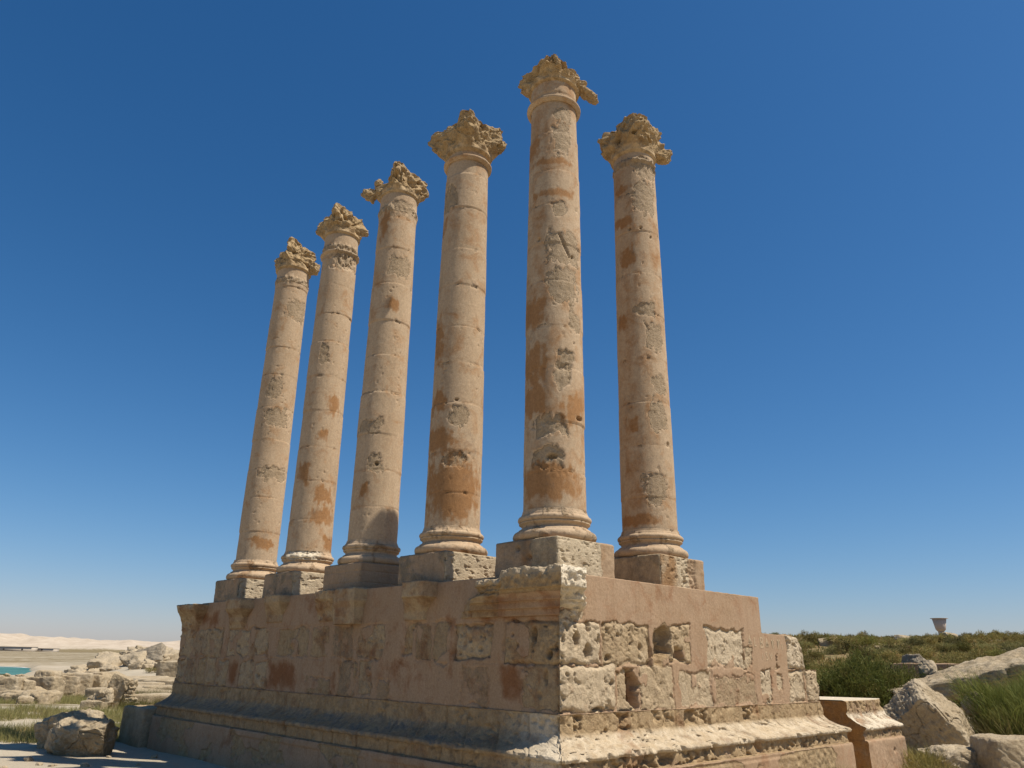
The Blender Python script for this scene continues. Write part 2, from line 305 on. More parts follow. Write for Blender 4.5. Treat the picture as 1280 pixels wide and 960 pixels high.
def skin(part, ztf, rows, step, seed):
    """rows: ('wall') or profile o,z arrays.  builds one continuous sheet over both faces"""
    tl = np.arange(LL, 0, -.02); tl = np.concatenate([[t for t in tl if t > 5], np.arange(5, 0, -step)])
    tr = np.arange(0, LR+1e-6, step)
    tr = np.unique(np.concatenate([tr, [5.084,5.09]]))
    out = []; ms = []
    for left, tt in ((True, tl), (False, tr)):
        T = tt[:, None]
        if part == 'wall':
            v = np.linspace(0, 1, rows)[None, :]; zt = ztop(T, left); Z = zt+( -1.70-zt)*v; O = 0*Z
            h, r, g, bt, bg_ = wall_fields(T+0*Z, Z, left, seed); h = h*sst(0,.03,(zt-Z)+.004)*1.0
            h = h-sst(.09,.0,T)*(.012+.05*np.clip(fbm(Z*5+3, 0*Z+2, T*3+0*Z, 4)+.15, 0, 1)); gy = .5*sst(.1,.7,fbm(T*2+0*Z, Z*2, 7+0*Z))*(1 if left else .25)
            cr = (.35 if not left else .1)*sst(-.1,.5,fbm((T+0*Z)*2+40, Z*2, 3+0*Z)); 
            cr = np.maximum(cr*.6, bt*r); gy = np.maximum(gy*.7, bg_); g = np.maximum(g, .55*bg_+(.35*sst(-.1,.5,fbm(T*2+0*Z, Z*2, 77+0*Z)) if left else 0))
            # inner top row
            x, y, z = place(T+0*Z, left, O, h, Z, LR if not left else LL)
            x0, y0, z0 = place(T, left, -.45+0*T, 0*T, zt-.004, 1e9)
            if left: y0 = np.maximum(y0, .45)
            else: x0 = np.maximum(x0, .45)
            x = np.concatenate([x0, x], 1); y = np.concatenate([y0, y], 1); z = np.concatenate([z0, z], 1)
            M = mk(r, g, gy, cr); M = np.concatenate([M[:, :1], M], 1)
        else:
            o, zz = rows; O = o[None, :]+0*T; Z = zz[None, :]+0*T
            h, r, g, gy, cr = profile_fields(T+0*Z, Z, O, left, seed)
            h = h-.05*sst(.25,.0,T)*sst(-.2,.4,fbm(Z*4, O*4+T*3, 5+0*Z))*(part == 'moulding')
            x, y, z = place(T+0*Z, left, O, h, Z, LR if not left else LL)
            M = mk(r, g, gy, cr)
        P = np.stack([x, y, z], -1)
        e = P[:1] if left else P[-1:]
        e = e.copy()
        if left: e[..., 0] += 1.6
        else: e[..., 1] += 1.2
        if left: P = np.concatenate([e, P]); M = np.concatenate([M[:1], M])
        else: P = np.concatenate([P, e]); M = np.concatenate([M, M[-1:]])
        out.append(P); ms.append(M)
    P = np.concatenate(out); M = np.concatenate(ms)
    return P, M
def box_mesh(bm_list):
    V = []; F = []
    for (x0,x1,y0,y1,z0,z1) in bm_list:
        b = len(V); V += [(x0,y0,z0),(x1,y0,z0),(x1,y1,z0),(x0,y1,z0),(x0,y0,z1),(x1,y0,z1),(x1,y1,z1),(x0,y1,z1)]
        F += [(b,b+3,b+2,b+1),(b+4,b+5,b+6,b+7),(b,b+1,b+5,b+4),(b+1,b+2,b+6,b+5),(b+2,b+3,b+7,b+6),(b+3,b,b+4,b+7)]
    return np.array(V, float), np.array(F)

pod = empty('temple_podium', (0,0,-3)); tag(pod, 'large stone podium with patched pink plaster walls, carrying the six columns', 'podium')
INV = Vector((0,0,3))
def child(name, me, mat, parent, smooth=True):
    o = link(name, me, mat, parent, smooth=smooth); o.matrix_parent_inverse = Matrix.Translation(-Vector(parent.location)); return o
P, Mk = skin('wall', None, 130, .0135, 3); child('wall', grid_mesh('wall', P, Mk), M_pod, pod)
mi = [i for i, p in enumerate(prof) if p[2] == 'm'][-1]
o_, z_ = resample(prof[:mi+1], .012); P, Mk = skin('moulding', None, (o_, z_), .0135, 5); child('base_moulding', grid_mesh('moulding', P, Mk), M_pod, pod)
o_, z_ = resample(prof[mi:], .016); P, Mk = skin('dado', None, (o_, z_), .016, 5); child('dado', grid_mesh('dado', P, Mk), M_pod, pod)
V, F = box_mesh([(.30,5.07,.30,11.6,-3.4,-.012), (5.07,5.86,.30,2.2,-3.4,-.61), (5.86,6.3,.30,1.6,-3.4,-.66), (6.3,6.95,.30,1.4,-3.4,-1.19)])
child('core', raw_mesh('core', V, F, mk(np.full(len(V), .2))), M_pod, pod, smooth=False)

# cornice fragments ----------------------------------------------------
cprof = [(.0,-.56),(.055,-.56),(.06,-.485),(.062,-.475),(.12,-.47),(.125,-.40),(.128,-.385),(.185,-.375),(.19,-.345),(.22,-.31),(.26,-.28),(.275,-.245),(.335,-.235),(.345,-.15),(.35,-.03),(.335,.02),(.15,.03),(-.12,.03)]
def cornice(name, t0, t1, left, seed, dz=0, mode='rough', pr=None, rscale=1., corner=None):
    co, cz = resample(pr or cprof, .014)
    segs = []
    rngs = [(True, corner[0], 0.), (False, 0., corner[1])] if corner else [(left, max(t0,t1), min(t0,t1))]
    Ps = []; Ms = []
    for si, (lf, a, b) in enumerate(rngs):
        n = max(6, int(abs(a-b)/.013)); tt = np.linspace(a, b, n); T = tt[:, None]
        O = co[None, :]*rscale+0*T; Z = cz[None, :]+dz+0*T
        n1 = fbm(T*3.1+seed+0*Z, Z*4, O*4+seed, 4); n2 = fbm(T*9+seed+0*Z, Z*9, O*9, 4); n3 = noise3(T*26+0*Z, Z*26, O*26+seed)
        if corner:
            # orderly profile restored below, broken slab above
            upm = sst(-.30,-.22,Z)
            er = upm*(.5*n1+.6*n2)*.07
            if lf:
                brk = sst(1.05,1.25,T)   # left half is broken back
                er = er-brk*upm*(.10+.1*n1)
                er = er-brk*.03*sst(-.1,.3,n1)
                endr = sst(1.65,1.95,T); er = er-endr*O*.8
                rr = np.maximum(upm, brk*.9)
            else:
                er = er-.02-.11*np.clip(n1+.7*n2, -.5, 1)-.03*np.abs(n3)-.07*sst(.25,.7,noise3(T*9+0*Z,Z*2.6,O*2+seed))-.05*sst(.35,.0,T)*sst(-.3,-.4,Z)
                er = er-O*.9*sst(-.38,-.5,Z)
                endr = sst(b-.06,b,T); er = er-endr*(O+.02)
                rr = 1+0*Z
            h = er
            z = Z+upm*(.02*n2+.03*n1)*sst(-.1,.0,Z)-(.10*sst(1.05,1.2,T)*sst(-.2,0,Z) if lf else 0)
            g = (.42*sst(-.2,-.34,Z)+.3*n1)*(1 if lf else 0); g = g*(1-sst(-.05,.05,Z))
            x, y, _ = place(T+0*Z, lf, O, h, Z, 1e9)
            cr = (0 if lf else .8)+upm*.3*sst(-.1,.0,Z)
        else:
            d0 = np.minimum(T-min(a,b), max(a,b)-T)
            e = 1-sst(0,.012,d0)
            rgh = {'rough':1., 'clean':.35}[mode]; O = O*1.15
            h = rgh*(.05*n1+.035*n2-.03)-e*(O+.03)-.05*sst(.10,.0,d0)*np.clip(n1+.2,0,1)
            z = Z+.012*n2*rgh
            rr = .5+.5*rgh+0*Z; g = .35+.4*n1; cr = .15+0*Z
            x, y, _ = place(T+0*Z, lf, O, h, Z, 1e9, tstart=1)
        Ps.append(np.stack([x, y, z+0*x], -1)); Ms.append(mk(rr+0*x, g+0*x, (.15+.3*n1 if lf else 0*x)+0*x, cr+0*x))
    P = np.concatenate(Ps); Mq = np.concatenate(Ms)
    if not corner and not left: pass
    return child(name, grid_mesh(name, P, Mq, flip=False), M_pod, pod)
cornice('corner_cornice', 0, 0, True, 21, corner=(1.95,.56), dz=.02)
br = [(-.02,-.57),(.03,-.57),(.05,-.5),(.09,-.44),(.10,-.36),(.15,-.30),(.24,-.24),(.28,-.2),(.285,-.03),(.27,.005),(.1,.01),(-.1,.01)]
cornice('cornice_bracket', 2.78, 3.32, True, 5, mode='clean', pr=[(-.02,-.54),(.05,-.54),(.06,-.42),(.11,-.34),(.20,-.24),(.26,-.22),(.27,-.0),(.25,.012),(-.1,.012)])
cornice('cornice_bracket', 4.62, 5.30, True, 6, mode='clean', pr=[(-.02,-.57),(.16,-.57),(.17,-.5),(.19,-.3),(.24,-.2),(.25,-.01),(.23,.012),(-.1,.012)], rscale=.9)
cornice('cornice_bracket', 5.32, 5.95, True, 7, pr=[(-.02,-.50),(.04,-.50),(.07,-.34),(.16,-.2),(.24,-.14),(.25,-.01),(.2,.012),(-.1,.012)])
cornice('cornice_bracket', 7.2, 7.85, True, 8, pr=[(-.02,-.50),(.03,-.48),(.04,-.34),(.13,-.22),(.2,-.12),(.21,-.01),(.2,.01),(-.1,.01)], mode='clean')
cornice('cornice_bracket', 8.75, 9.45, True, 9, pr=br, mode='clean', rscale=.95)
cornice('cornice_bracket', 11.0, 11.95, True, 10, dz=-.03, pr=[(-.02,-.75),(.03,-.7),(.05,-.5),(.10,-.38),(.18,-.26),(.30,-.12),(.33,-.02),(.28,.0),(-.25,-.02)])

# scratched graffiti on the right wall (thin pale scores in the plaster)
M_scr, t_, b_ = new_mat('scratch'); b_.inputs['Base Color'].default_value = (.43,.32,.20,1)
def scratch(text, x, z, size, name='scratched_writing', rot=0):
    cu = bpy.data.curves.new('txt', 'FONT'); cu.body = text; cu.size = size; cu.offset = -.0185*size/.2; cu.extrude = .0015; cu.resolution_u = 2
    cu.space_character = 1.15
    to = bpy.data.objects.new('txt', cu); col.objects.link(to)
    dg = bpy.context.evaluated_depsgraph_get(); me = bpy.data.meshes.new_from_object(to.evaluated_get(dg))
    bpy.data.objects.remove(to); me.transform(Matrix.Translation((x,-.0025,z)) @ Matrix.Rotation(rot,4,'Y') @ Matrix.Rotation(R(90),4,'X'))
    return child(name, me, M_scr, pod, smooth=False)
for i_, ch_ in enumerate('ALBATTI'): scratch(ch_, 4.60+.19*i_, -.80-.012*i_+.01*(i_%2), .22+.02*(i_%3), name='scratched_letter', rot=R(3*(i_%3)-2))
for i_, ch_ in enumerate('ISV'): scratch(ch_, 5.02+.13*i_, -1.02, .2, name='scratched_letter', rot=R(4-3*i_))

# ------------------------------------------------------------------ rocks
def cube_sphere(n):
    l = np.linspace(-1,1,n); A, B = np.meshgrid(l, l, indexing='ij'); Vs = []; Fs = []; b = 0
    for ax in range(3):
        for s in (-1,1):
            Q = np.zeros((n,n,3)); Q[...,ax] = s; Q[...,(ax+1)%3] = A; Q[...,(ax+2)%3] = B
            Vs.append(Q.reshape(-1,3)); f = grid_faces(n,n,flip=(s<0)); Fs.append(f+b); b += n*n
    V = np.concatenate(Vs); F = np.concatenate(Fs)
    key = np.round(V*1e5).astype(np.int64); _, idx, inv = np.unique(key, axis=0, return_index=True, return_inverse=True)
    inv = np.asarray(inv).ravel()
    return V[idx], inv[F]
def rock_mesh(name, size, seed, box=.6, rough=.05, cuts=6, n=40, fr=1.6, mask=None, detail=1.0, bevel=.0):
    V, F = cube_sphere(n); rs = np.random.RandomState(seed)
    d = V/np.linalg.norm(V, axis=1)[:, None]
    p = 2+ box*14; rad = (np.abs(d)**p).sum(1)**(-1/p); V = d*rad[:, None]
    for k in range(cuts):
        nrm = rs.normal(size=3); nrm /= np.linalg.norm(nrm); lim = (.62+.32*rs.rand())*(1+.35*box)
        s = V@nrm; V = V-np.clip(s-lim, 0, None)[:, None]*nrm*.985
    S = np.array(size)/2; V = V*S
    nn = d
    q = fr
    h = rough*(fbm(V[:,0]*q+seed, V[:,1]*q, V[:,2]*q, 5, .55)*1.2+.45*ridged(V[:,0]*q*3, V[:,1]*q*3+seed, V[:,2]*q*3)*detail-.2)
    h = h-.4*rough*sst(.35,.6,noise3(V[:,0]*7+seed, V[:,1]*7, V[:,2]*7))*detail
    h = h+.28*rough*ridged(V[:,0]*1.2+seed, V[:,1]*1.2, V[:,2]*9+V[:,0]*2, 2)*detail-.5*rough*sst(.05,.0,np.abs(fbm(V[:,0]*1.3+seed+7, V[:,1]*1.3, V[:,2]*1.3, 3)))*detail
    V = V+nn*h[:, None]
    m = fbm(V[:,0]*1.2+seed, V[:,1]*1.2, V[:,2]*1.2, 3)
    M = mask(V) if mask else mk(.8+0*m, .1*sst(.1,.7,m), .22*sst(0,.7,-m), .2*sst(0,.5,m))
    return raw_mesh(name, V, F, M)
def rock(name, loc, size, seed, rot=(0,0,0), label=None, cat='rock', group=None, mat=None, parent=None, **kw):
    o = link(name, rock_mesh(name, size, seed, **kw), mat or M_rock)
    o.location = loc; o.rotation_euler = rot
    if parent:
        o.parent = parent; o.matrix_parent_inverse = Matrix.Translation(-Vector(parent.location))
    else: tag(o, label, cat, group)
    return o

# ------------------------------------------------------------------ columns
CX, CY, DV, DU, PZ, HS = .6589, .6866, 2.3173, 2.3123, .483, 7.58
FEAT = {
5 : [('r', -2.05, 7.18, 0.4, 0.33), ('r', -1.88, 7.69, 0.39, 0.13), ('r', -1.95, 5.07, 0.76, 0.31), ('r', -2.02, 4.42, 0.62, 0.31), ('r', -2.16, 5.79, 0.27, 0.15), ('r', -1.62, 3.82, 0.28, 0.18), ('R', -2.05, 3.16, 0.32, 0.19), ('R', -2.06, 2.92, 0.28, 0.22), ('R', 3.74, 2.13, 0.61, 0.17), ('R', 3.62, 1.65, 0.63, 0.18), ('s', 3.02, 3.96, 0.66, 0.31), ('s', 3.07, 3.11, 0.71, 0.39), ('s', 3.07, 2.53, 0.71, 0.25), ('s', -1.67, 2.38, 0.52, 0.25), ('s', 3.7, 1.31, 1.33, 0.29), ('s', 2.86, 7.05, 0.51, 0.21), ('s', 3.71, 6.73, 1.1, 0.08), ('s', 3.71, 6.1, 1.08, 0.09), ('h', -2.48, 1.66, 0.18, 0.04), ('h', -2.97, 5.25, 0.05, 0.03), ('h', -1.65, 4.96, 0.06, 0.03), ('h', -1.45, 2.27, 0.16, 0.03), ('c', -1.98, 5.12, .06, .24)] ,
6 : [('R', -1.76, 7.81, 0.78, 0.24), ('r', -1.97, 7.14, 0.54, 0.39), ('s', 3.11, 7.37, 0.48, 0.09), ('s', 3.06, 6.67, 0.71, 0.14), ('s', 3.24, 5.88, 0.51, 0.21), ('s', 2.85, 4.6, 0.39, 0.2), ('r', -1.92, 4.28, 0.39, 0.26), ('r', -2.3, 4.81, 0.44, 0.13), ('s', 3.37, 2.66, 0.29, 0.17), ('r', -1.76, 3.4, 0.39, 0.19), ('r', -1.98, 2.84, 0.35, 0.29), ('r', -2.24, 1.55, 0.42, 0.26), ('s', 3.31, 1.06, 1.07, 0.1), ('h', -2.32, 6.46, 0.05, 0.03), ('h', -2.81, 6.46, 0.05, 0.03), ('h', -1.85, 6.29, 0.04, 0.03), ('h', -1.59, 2.34, 0.07, 0.04)] ,
4 : [('R', 3.0, 7.14, 0.55, 0.31), ('r', -2.21, 2.79, 0.34, 0.22), ('R', -2.26, 2.01, 0.42, 0.13), ('s', 3.89, 1.5, 1.4, 0.54), ('s', 3.29, 2.32, 0.8, 0.28), ('s', 3.12, 3.03, 0.53, 0.21), ('s', 2.91, 4.16, 0.42, 0.48), ('h', -2.3, 3.06, 0.06, 0.02), ('s', 2.78, 6.56, 0.29, 0.17)] ,
3 : [('r', -1.91, 6.57, 0.59, 0.23), ('r', -1.87, 8.02, 0.69, 0.14), ('h', -2.23, 2.33, 0.08, 0.04), ('r', 3.5, 3.09, 0.62, 0.14), ('s', 3.4, 7.55, 0.33, 0.38), ('s', -2.0, 5.66, 0.27, 0.18), ('r', -2.34, 2.35, 0.37, 0.18), ('s', -2.7, 1.86, 0.23, 0.15)] ,
2 : [('R', -1.65, 7.67, 0.74, 0.29), ('r', -2.37, 5.21, 0.23, 0.24), ('s', -1.57, 4.06, 0.41, 0.25), ('s', -1.94, 3.38, 0.3, 0.16), ('s', -1.71, 2.04, 0.47, 0.2), ('s', -1.6, 1.64, 0.74, 0.2), ('s', -1.01, 1.09, 0.47, 0.16), ('s', 3.5, 2.54, 0.44, 0.26)] ,
1 : [('r', -1.39, 7.14, 0.79, 0.3), ('r', -2.17, 4.98, 0.44, 0.28), ('r', -1.93, 4.24, 0.72, 0.24), ('r', -1.65, 2.9, 0.75, 0.17), ('s', -1.78, 1.26, 0.61, 0.14)]}
TONE = {5: .24, 6: .2, 4: .08, 3: .04, 2: .08, 1: .06}
CLAB = {5: 'weathered column at the podium corner, the nearest and largest, rust stained with stone patches',
        6: 'column on the right, alone behind the corner column, its capital a pitted block',
        4: 'column left of the corner column, with rusty orange lower drums and wide capital',
        3: 'middle column of the left row, its base in shadow and a small square hole in shaft',
        2: 'second column from the far left end, with an eroded ledge below its capital',
        1: 'column farthest left, the smallest looking, at the far end of the podium'}
def angd(a, b): return (a-b+np.pi) % (2*np.pi)-np.pi
def make_column(k):
    x = CX+(DU if k == 6 else 0); y = CY+(0 if k == 6 else (5-k)*DV)
    root = empty('stone_column', (x, y, 0)); tag(root, CLAB[k], 'column', 'columns standing on the podium')
    rs = np.random.RandomState(100+k)
    # plinth
    W = .605; n = 60
    V, F = cube_sphere(n); d = V/np.linalg.norm(V, axis=1)[:, None]
    V = V*np.array([W, W, PZ/2+.004]); V[:, 2] += PZ/2-.008
    vx, vy, vz = V[:, 0], V[:, 1], V[:, 2]; s_ = k*7.3
    n1 = fbm(vx*3+s_, vy*3, vz*3, 4); n2 = fbm(vx*10+s_, vy*10, vz*10, 4)
    right = sst(-W+.03, -W+.005, vy); leftf = sst(-W+.03, -W+.005, vx)
    rr = right*.95+leftf*.5*sst(-.3,.1,n1); gg = 0*vx; grey = leftf*(.35+.4*n1)+.1
    h = .012*n1+.006*n2
    if k == 5:
        pl = sst(.25,.33,vx+.08*n1); rr = right*(1-pl)+leftf*(.1+.9*sst(.0,.1,vy*0-.08-vy+.05*n1)); gg = leftf*.8*np.exp(-((vy-.0)/.09)**2)+.1
        for q in range(2): h = h-.07*np.exp(-((vy-(.14-.22*q))**2+(vz-(.36-.13*q))**2)/.0012)*leftf
    if k == 3: rr = .25+0*vx; grey = leftf*.3; h = h-.008*np.exp(-((vz-.14)/.01)**2)-.008*np.exp(-((vz-.33)/.01)**2)
    if k == 6:
        rr = .9*sst(.2,.14,vx+.04*n1)*np.maximum(right, leftf); gg = .5*right*sst(-.1,-.3,vx)+.25*right
        h = h-right*.05*sst(-.1,.0,vx+.06*n1)*sst(.42,.3,vx)*(.6+n2); h = h-.03*np.exp(-((vx-.33-.03*n1)/.015)**2)*right
    if k in (1, 2, 4):
        for q in (.05, .3): h = h-.015*np.exp(-((vy+q-.1*(k==2))/.008)**2)*leftf
    h = h-.03*right*sst(.1,.5,n2)*rr
    V2 = V+np.sign(V-np.array([0,0,PZ/2]))*np.stack([(np.abs(vx)>W*.98)*h, (np.abs(vy)>W*.98)*h, (vz>PZ-.02)*h*.5], 1)
    edge = (np.abs(vx)>W*.97).astype(float)+(np.abs(vy)>W*.97)+(vz>PZ-.02)
    er = sst(1.5,2,edge)*(.012+.02*np.clip(n2+.4*n1,0,1)); V2 = V2-np.sign(V-np.array([0,0,PZ/2]))*er[:, None]
    link('plinth', raw_mesh('plinth', V2, F, mk(rr, gg, grey, .25*right)), M_pli, root)
    # attic base (lathe)
    pr = [(.30,-.02),(.55,.0)]
    for a in np.linspace(-80, 80, 12): pr.append((.535+.065*math.cos(R(a)), .07+.07*math.sin(R(a))))
    pr += [(.525,.145),(.522,.165)]
    for a in np.linspace(0, 1, 7)[1:]: pr.append((.522-.045*math.sin(a*math.pi)-.012*a, .165+.085*a))
    pr += [(.515,.255),(.515,.272)]
    for a in np.linspace(-80, 80, 9): pr.append((.492+.042*math.cos(R(a)), .318+.043*math.sin(R(a))))
    pr += [(.488,.368),(.488,.385),(.475,.405),(.468,.44)]
    co, cz = resample([(a, b, '') for a, b in pr], .014)
    th = np.linspace(0, 2*np.pi, 144, endpoint=False)[:, None]
    X = np.cos(th); Y = np.sin(th); nA = fbm(X*3+s_, Y*3, cz[None]*5, 4); nB = fbm(X*9+s_, Y*9, cz[None]*12, 3)
    h = .008*nA-.012*sst(.25,.6,nB)
    rr = .15+.4*sst(.1,.5,nA); cr = 0*nA; gg = .35*sst(.0,.5,nA)
    if k == 2:
        e = sst(1.3,.3,np.abs(angd(th, -2.3)))*sst(.2,.28,cz[None]); h = h-e*(.035+.05*nB); rr = np.maximum(rr, e); cr = e*1.0+0*nA
    rad = co[None]+h
    link('column_base', grid_mesh('base', np.stack([X*rad, Y*rad, PZ+cz[None]+0*rad], -1), mk(rr, gg, .1+0*rr, cr), wrap=True), M_col, root)
    # shaft
    z0 = PZ+.43; z1 = PZ+HS+{5:.44, 3:.34}.get(k, .24); nz = 420; z = np.linspace(z0, z1, nz)[None]; nt_ = 150
    th = np.linspace(0, 2*np.pi, nt_, endpoint=False)[:, None]; X = np.cos(th); Y = np.sin(th)
    s = (z-z0)/(PZ+HS-z0); R0 = .462-.048*s-.012*np.clip(s,0,1)**2+.006*np.sin(np.clip(s,0,1)*np.pi)
    if k in (1,2,3,6): R0 = R0-.008
    nA = fbm(X*1.4+s_, Y*1.4, z*1.6, 4); nB = fbm(X*6+s_, Y*6, z*7, 4); nC = noise3(X*13+s_, Y*13, z*18)
    zc = z0+.52+rs.rand()*.2; joints = []
    while zc < z1-.3: joints.append(zc); zc += .66+.22*rs.rand()
    jz = np.array([z0-1]+joints+[z1+1]); idx = np.searchsorted(jz, z[0])-1
    dro = rs.normal(size=len(jz))*.004; dph = rs.rand(len(jz))*6.28; dam = rs.rand(len(jz))*.008
    h = .0035*nA+.002*nB+dro[idx][None]+dam[idx][None]*np.cos(th-dph[idx][None])
    rr = .16*sst(.2,.7,nA); gg = TONE[k]+.35*sst(.05,.6,fbm(X*1.3+s_*2, Y*1.3, z*.8, 4))*(.8 if k > 3 else .45); gy = .35*sst(.15,.6,fbm(X*1.7+s_+5, Y*1.7, z*1.2, 4)); cr = 0*h; tone = rs.rand(len(jz))[idx][None]; gy = gy+.16*tone*sst(-.2,.3,nA); gg = gg+.12*(1-tone)
    for j in joints:
        jj = j+.008*np.sin(th*1+j); wv = .5+.5*noise3(X*2+j, Y*2, j+0*z)
        h = h-.007*np.exp(-((z-jj)/.006)**2)*np.clip(wv*1.7,.25,1.2)
        br_ = np.exp(-((z-jj)/.035)**2)*sst(.25,.6,fbm(X*3+j, Y*3, z*6, 3)); h = h-.015*br_; rr = np.maximum(rr, br_*.8); gg = np.maximum(gg, np.exp(-((z-jj)/.05)**2)*(.35+.3*nA))
    W1 = fbm(X*2.6+s_+3, Y*2.6, z*3.2, 3); W2 = fbm(X*2.6+s_+8, Y*2.6+4, z*3.2, 3); ST = fbm(X*4+s_, Y*4, z*.7, 4)
    for (ty, a, zz, ra, rz) in FEAT[k]:
        wa = .22*W1*min(1, ra*2); wz = .09*W2*min(1, rz*5)
        if ty in 'hc': wa = wa*.2; wz = wz*.2
        e = np.sqrt(((angd(th, a)+wa)/ra)**2+((z-zz+wz)/rz)**2)
        q = (np.maximum(np.abs((angd(th, a)+wa)/ra), np.abs((z-zz+wz)/rz))*.45+e*.55)
        if ty in 'rR':
            dp = .016 if ty == 'r' else .035
            q = q+.12*nA; kk = sst(1.03,.86,q+.42*nB); h = h-kk*(dp*.6+dp*(.5*nB+.5*np.abs(nC))); h = h-.012*np.exp(-((q+.42*nB-.97)/.05)**2)*sst(-.3,.3,nC)
            rr = np.maximum(rr, kk); gg = gg*(1-kk); gy = np.maximum(gy*(1-kk), kk*(.22 if ty == 'R' else .08)); rr = rr*(1-.0*kk)
        elif ty == 's': gg = np.maximum(gg, sst(1.35,.45,q+.45*nB+.3*ST)*.95)
        elif ty == 'h': h = h-.10*sst(1.1,.7,e)
        elif ty == 'c': e = np.sqrt(((angd(th, a)+(z-zz)*1.1)/ra)**2+((z-zz)/rz)**2); h = h-.04*sst(1.1,.7,e)
    # small scattered pits
    h = h-.016*sst(.52,.66,noise3(X*11+s_, Y*11, z*12))*sst(-.1,.3,nA)
    if k in (1, 2, 3, 6):      # necking lost: eroded collar
        e = np.exp(-((z-(PZ+HS-.12))/.09)**2); h = h+e*.03*sst(-.2,.3,nB); rr = np.maximum(rr, sst(.25,.7,e)*.8)
    if k == 2:
        h = h+.055*sst(.02,.0,np.abs(z-7.83-.03*np.cos(th+1.0))-.02)*sst(-.5,.2,nA+.3)-.03*sst(.25,.2,np.abs(z-7.6))*sst(-.1,.3,nB)
    if k == 6: h = h+.05*sst(.02,0,np.abs(z-7.98)-.02)*sst(.9,.6,np.abs(angd(th,-1.8)))
    rad = R0+h
    sh = link('shaft', grid_mesh('shaft', np.stack([X*rad, Y*rad, z+0*rad], -1), mk(rr, gg, gy, cr), wrap=True), M_col, root)
    # neck ring
    if k in (4, 5):
        zr = PZ+HS-.04; pr = [(.40,-.06),(.425,-.058)]+[(.44+.035*math.cos(R(a)), .0+.036*math.sin(R(a))) for a in np.linspace(-80,80,9)]+[(.43,.045),(.38,.06)]
        co, cz = resample([(a,b,'') for a,b in pr], .012); th = np.linspace(0,2*np.pi,128,endpoint=False)[:,None]
        nn = noise3(np.cos(th)*4+s_, np.sin(th)*4, cz[None]*8); rad = co[None]+.005*nn
        link('neck_ring', grid_mesh('ring', np.stack([np.cos(th)*rad, np.sin(th)*rad, zr+cz[None]+0*rad], -1), mk(.1+0*rad, .25+.3*nn, 0*rad, 0*rad), wrap=True), M_col, root)
    make_capital(k, root, s_)
    return root
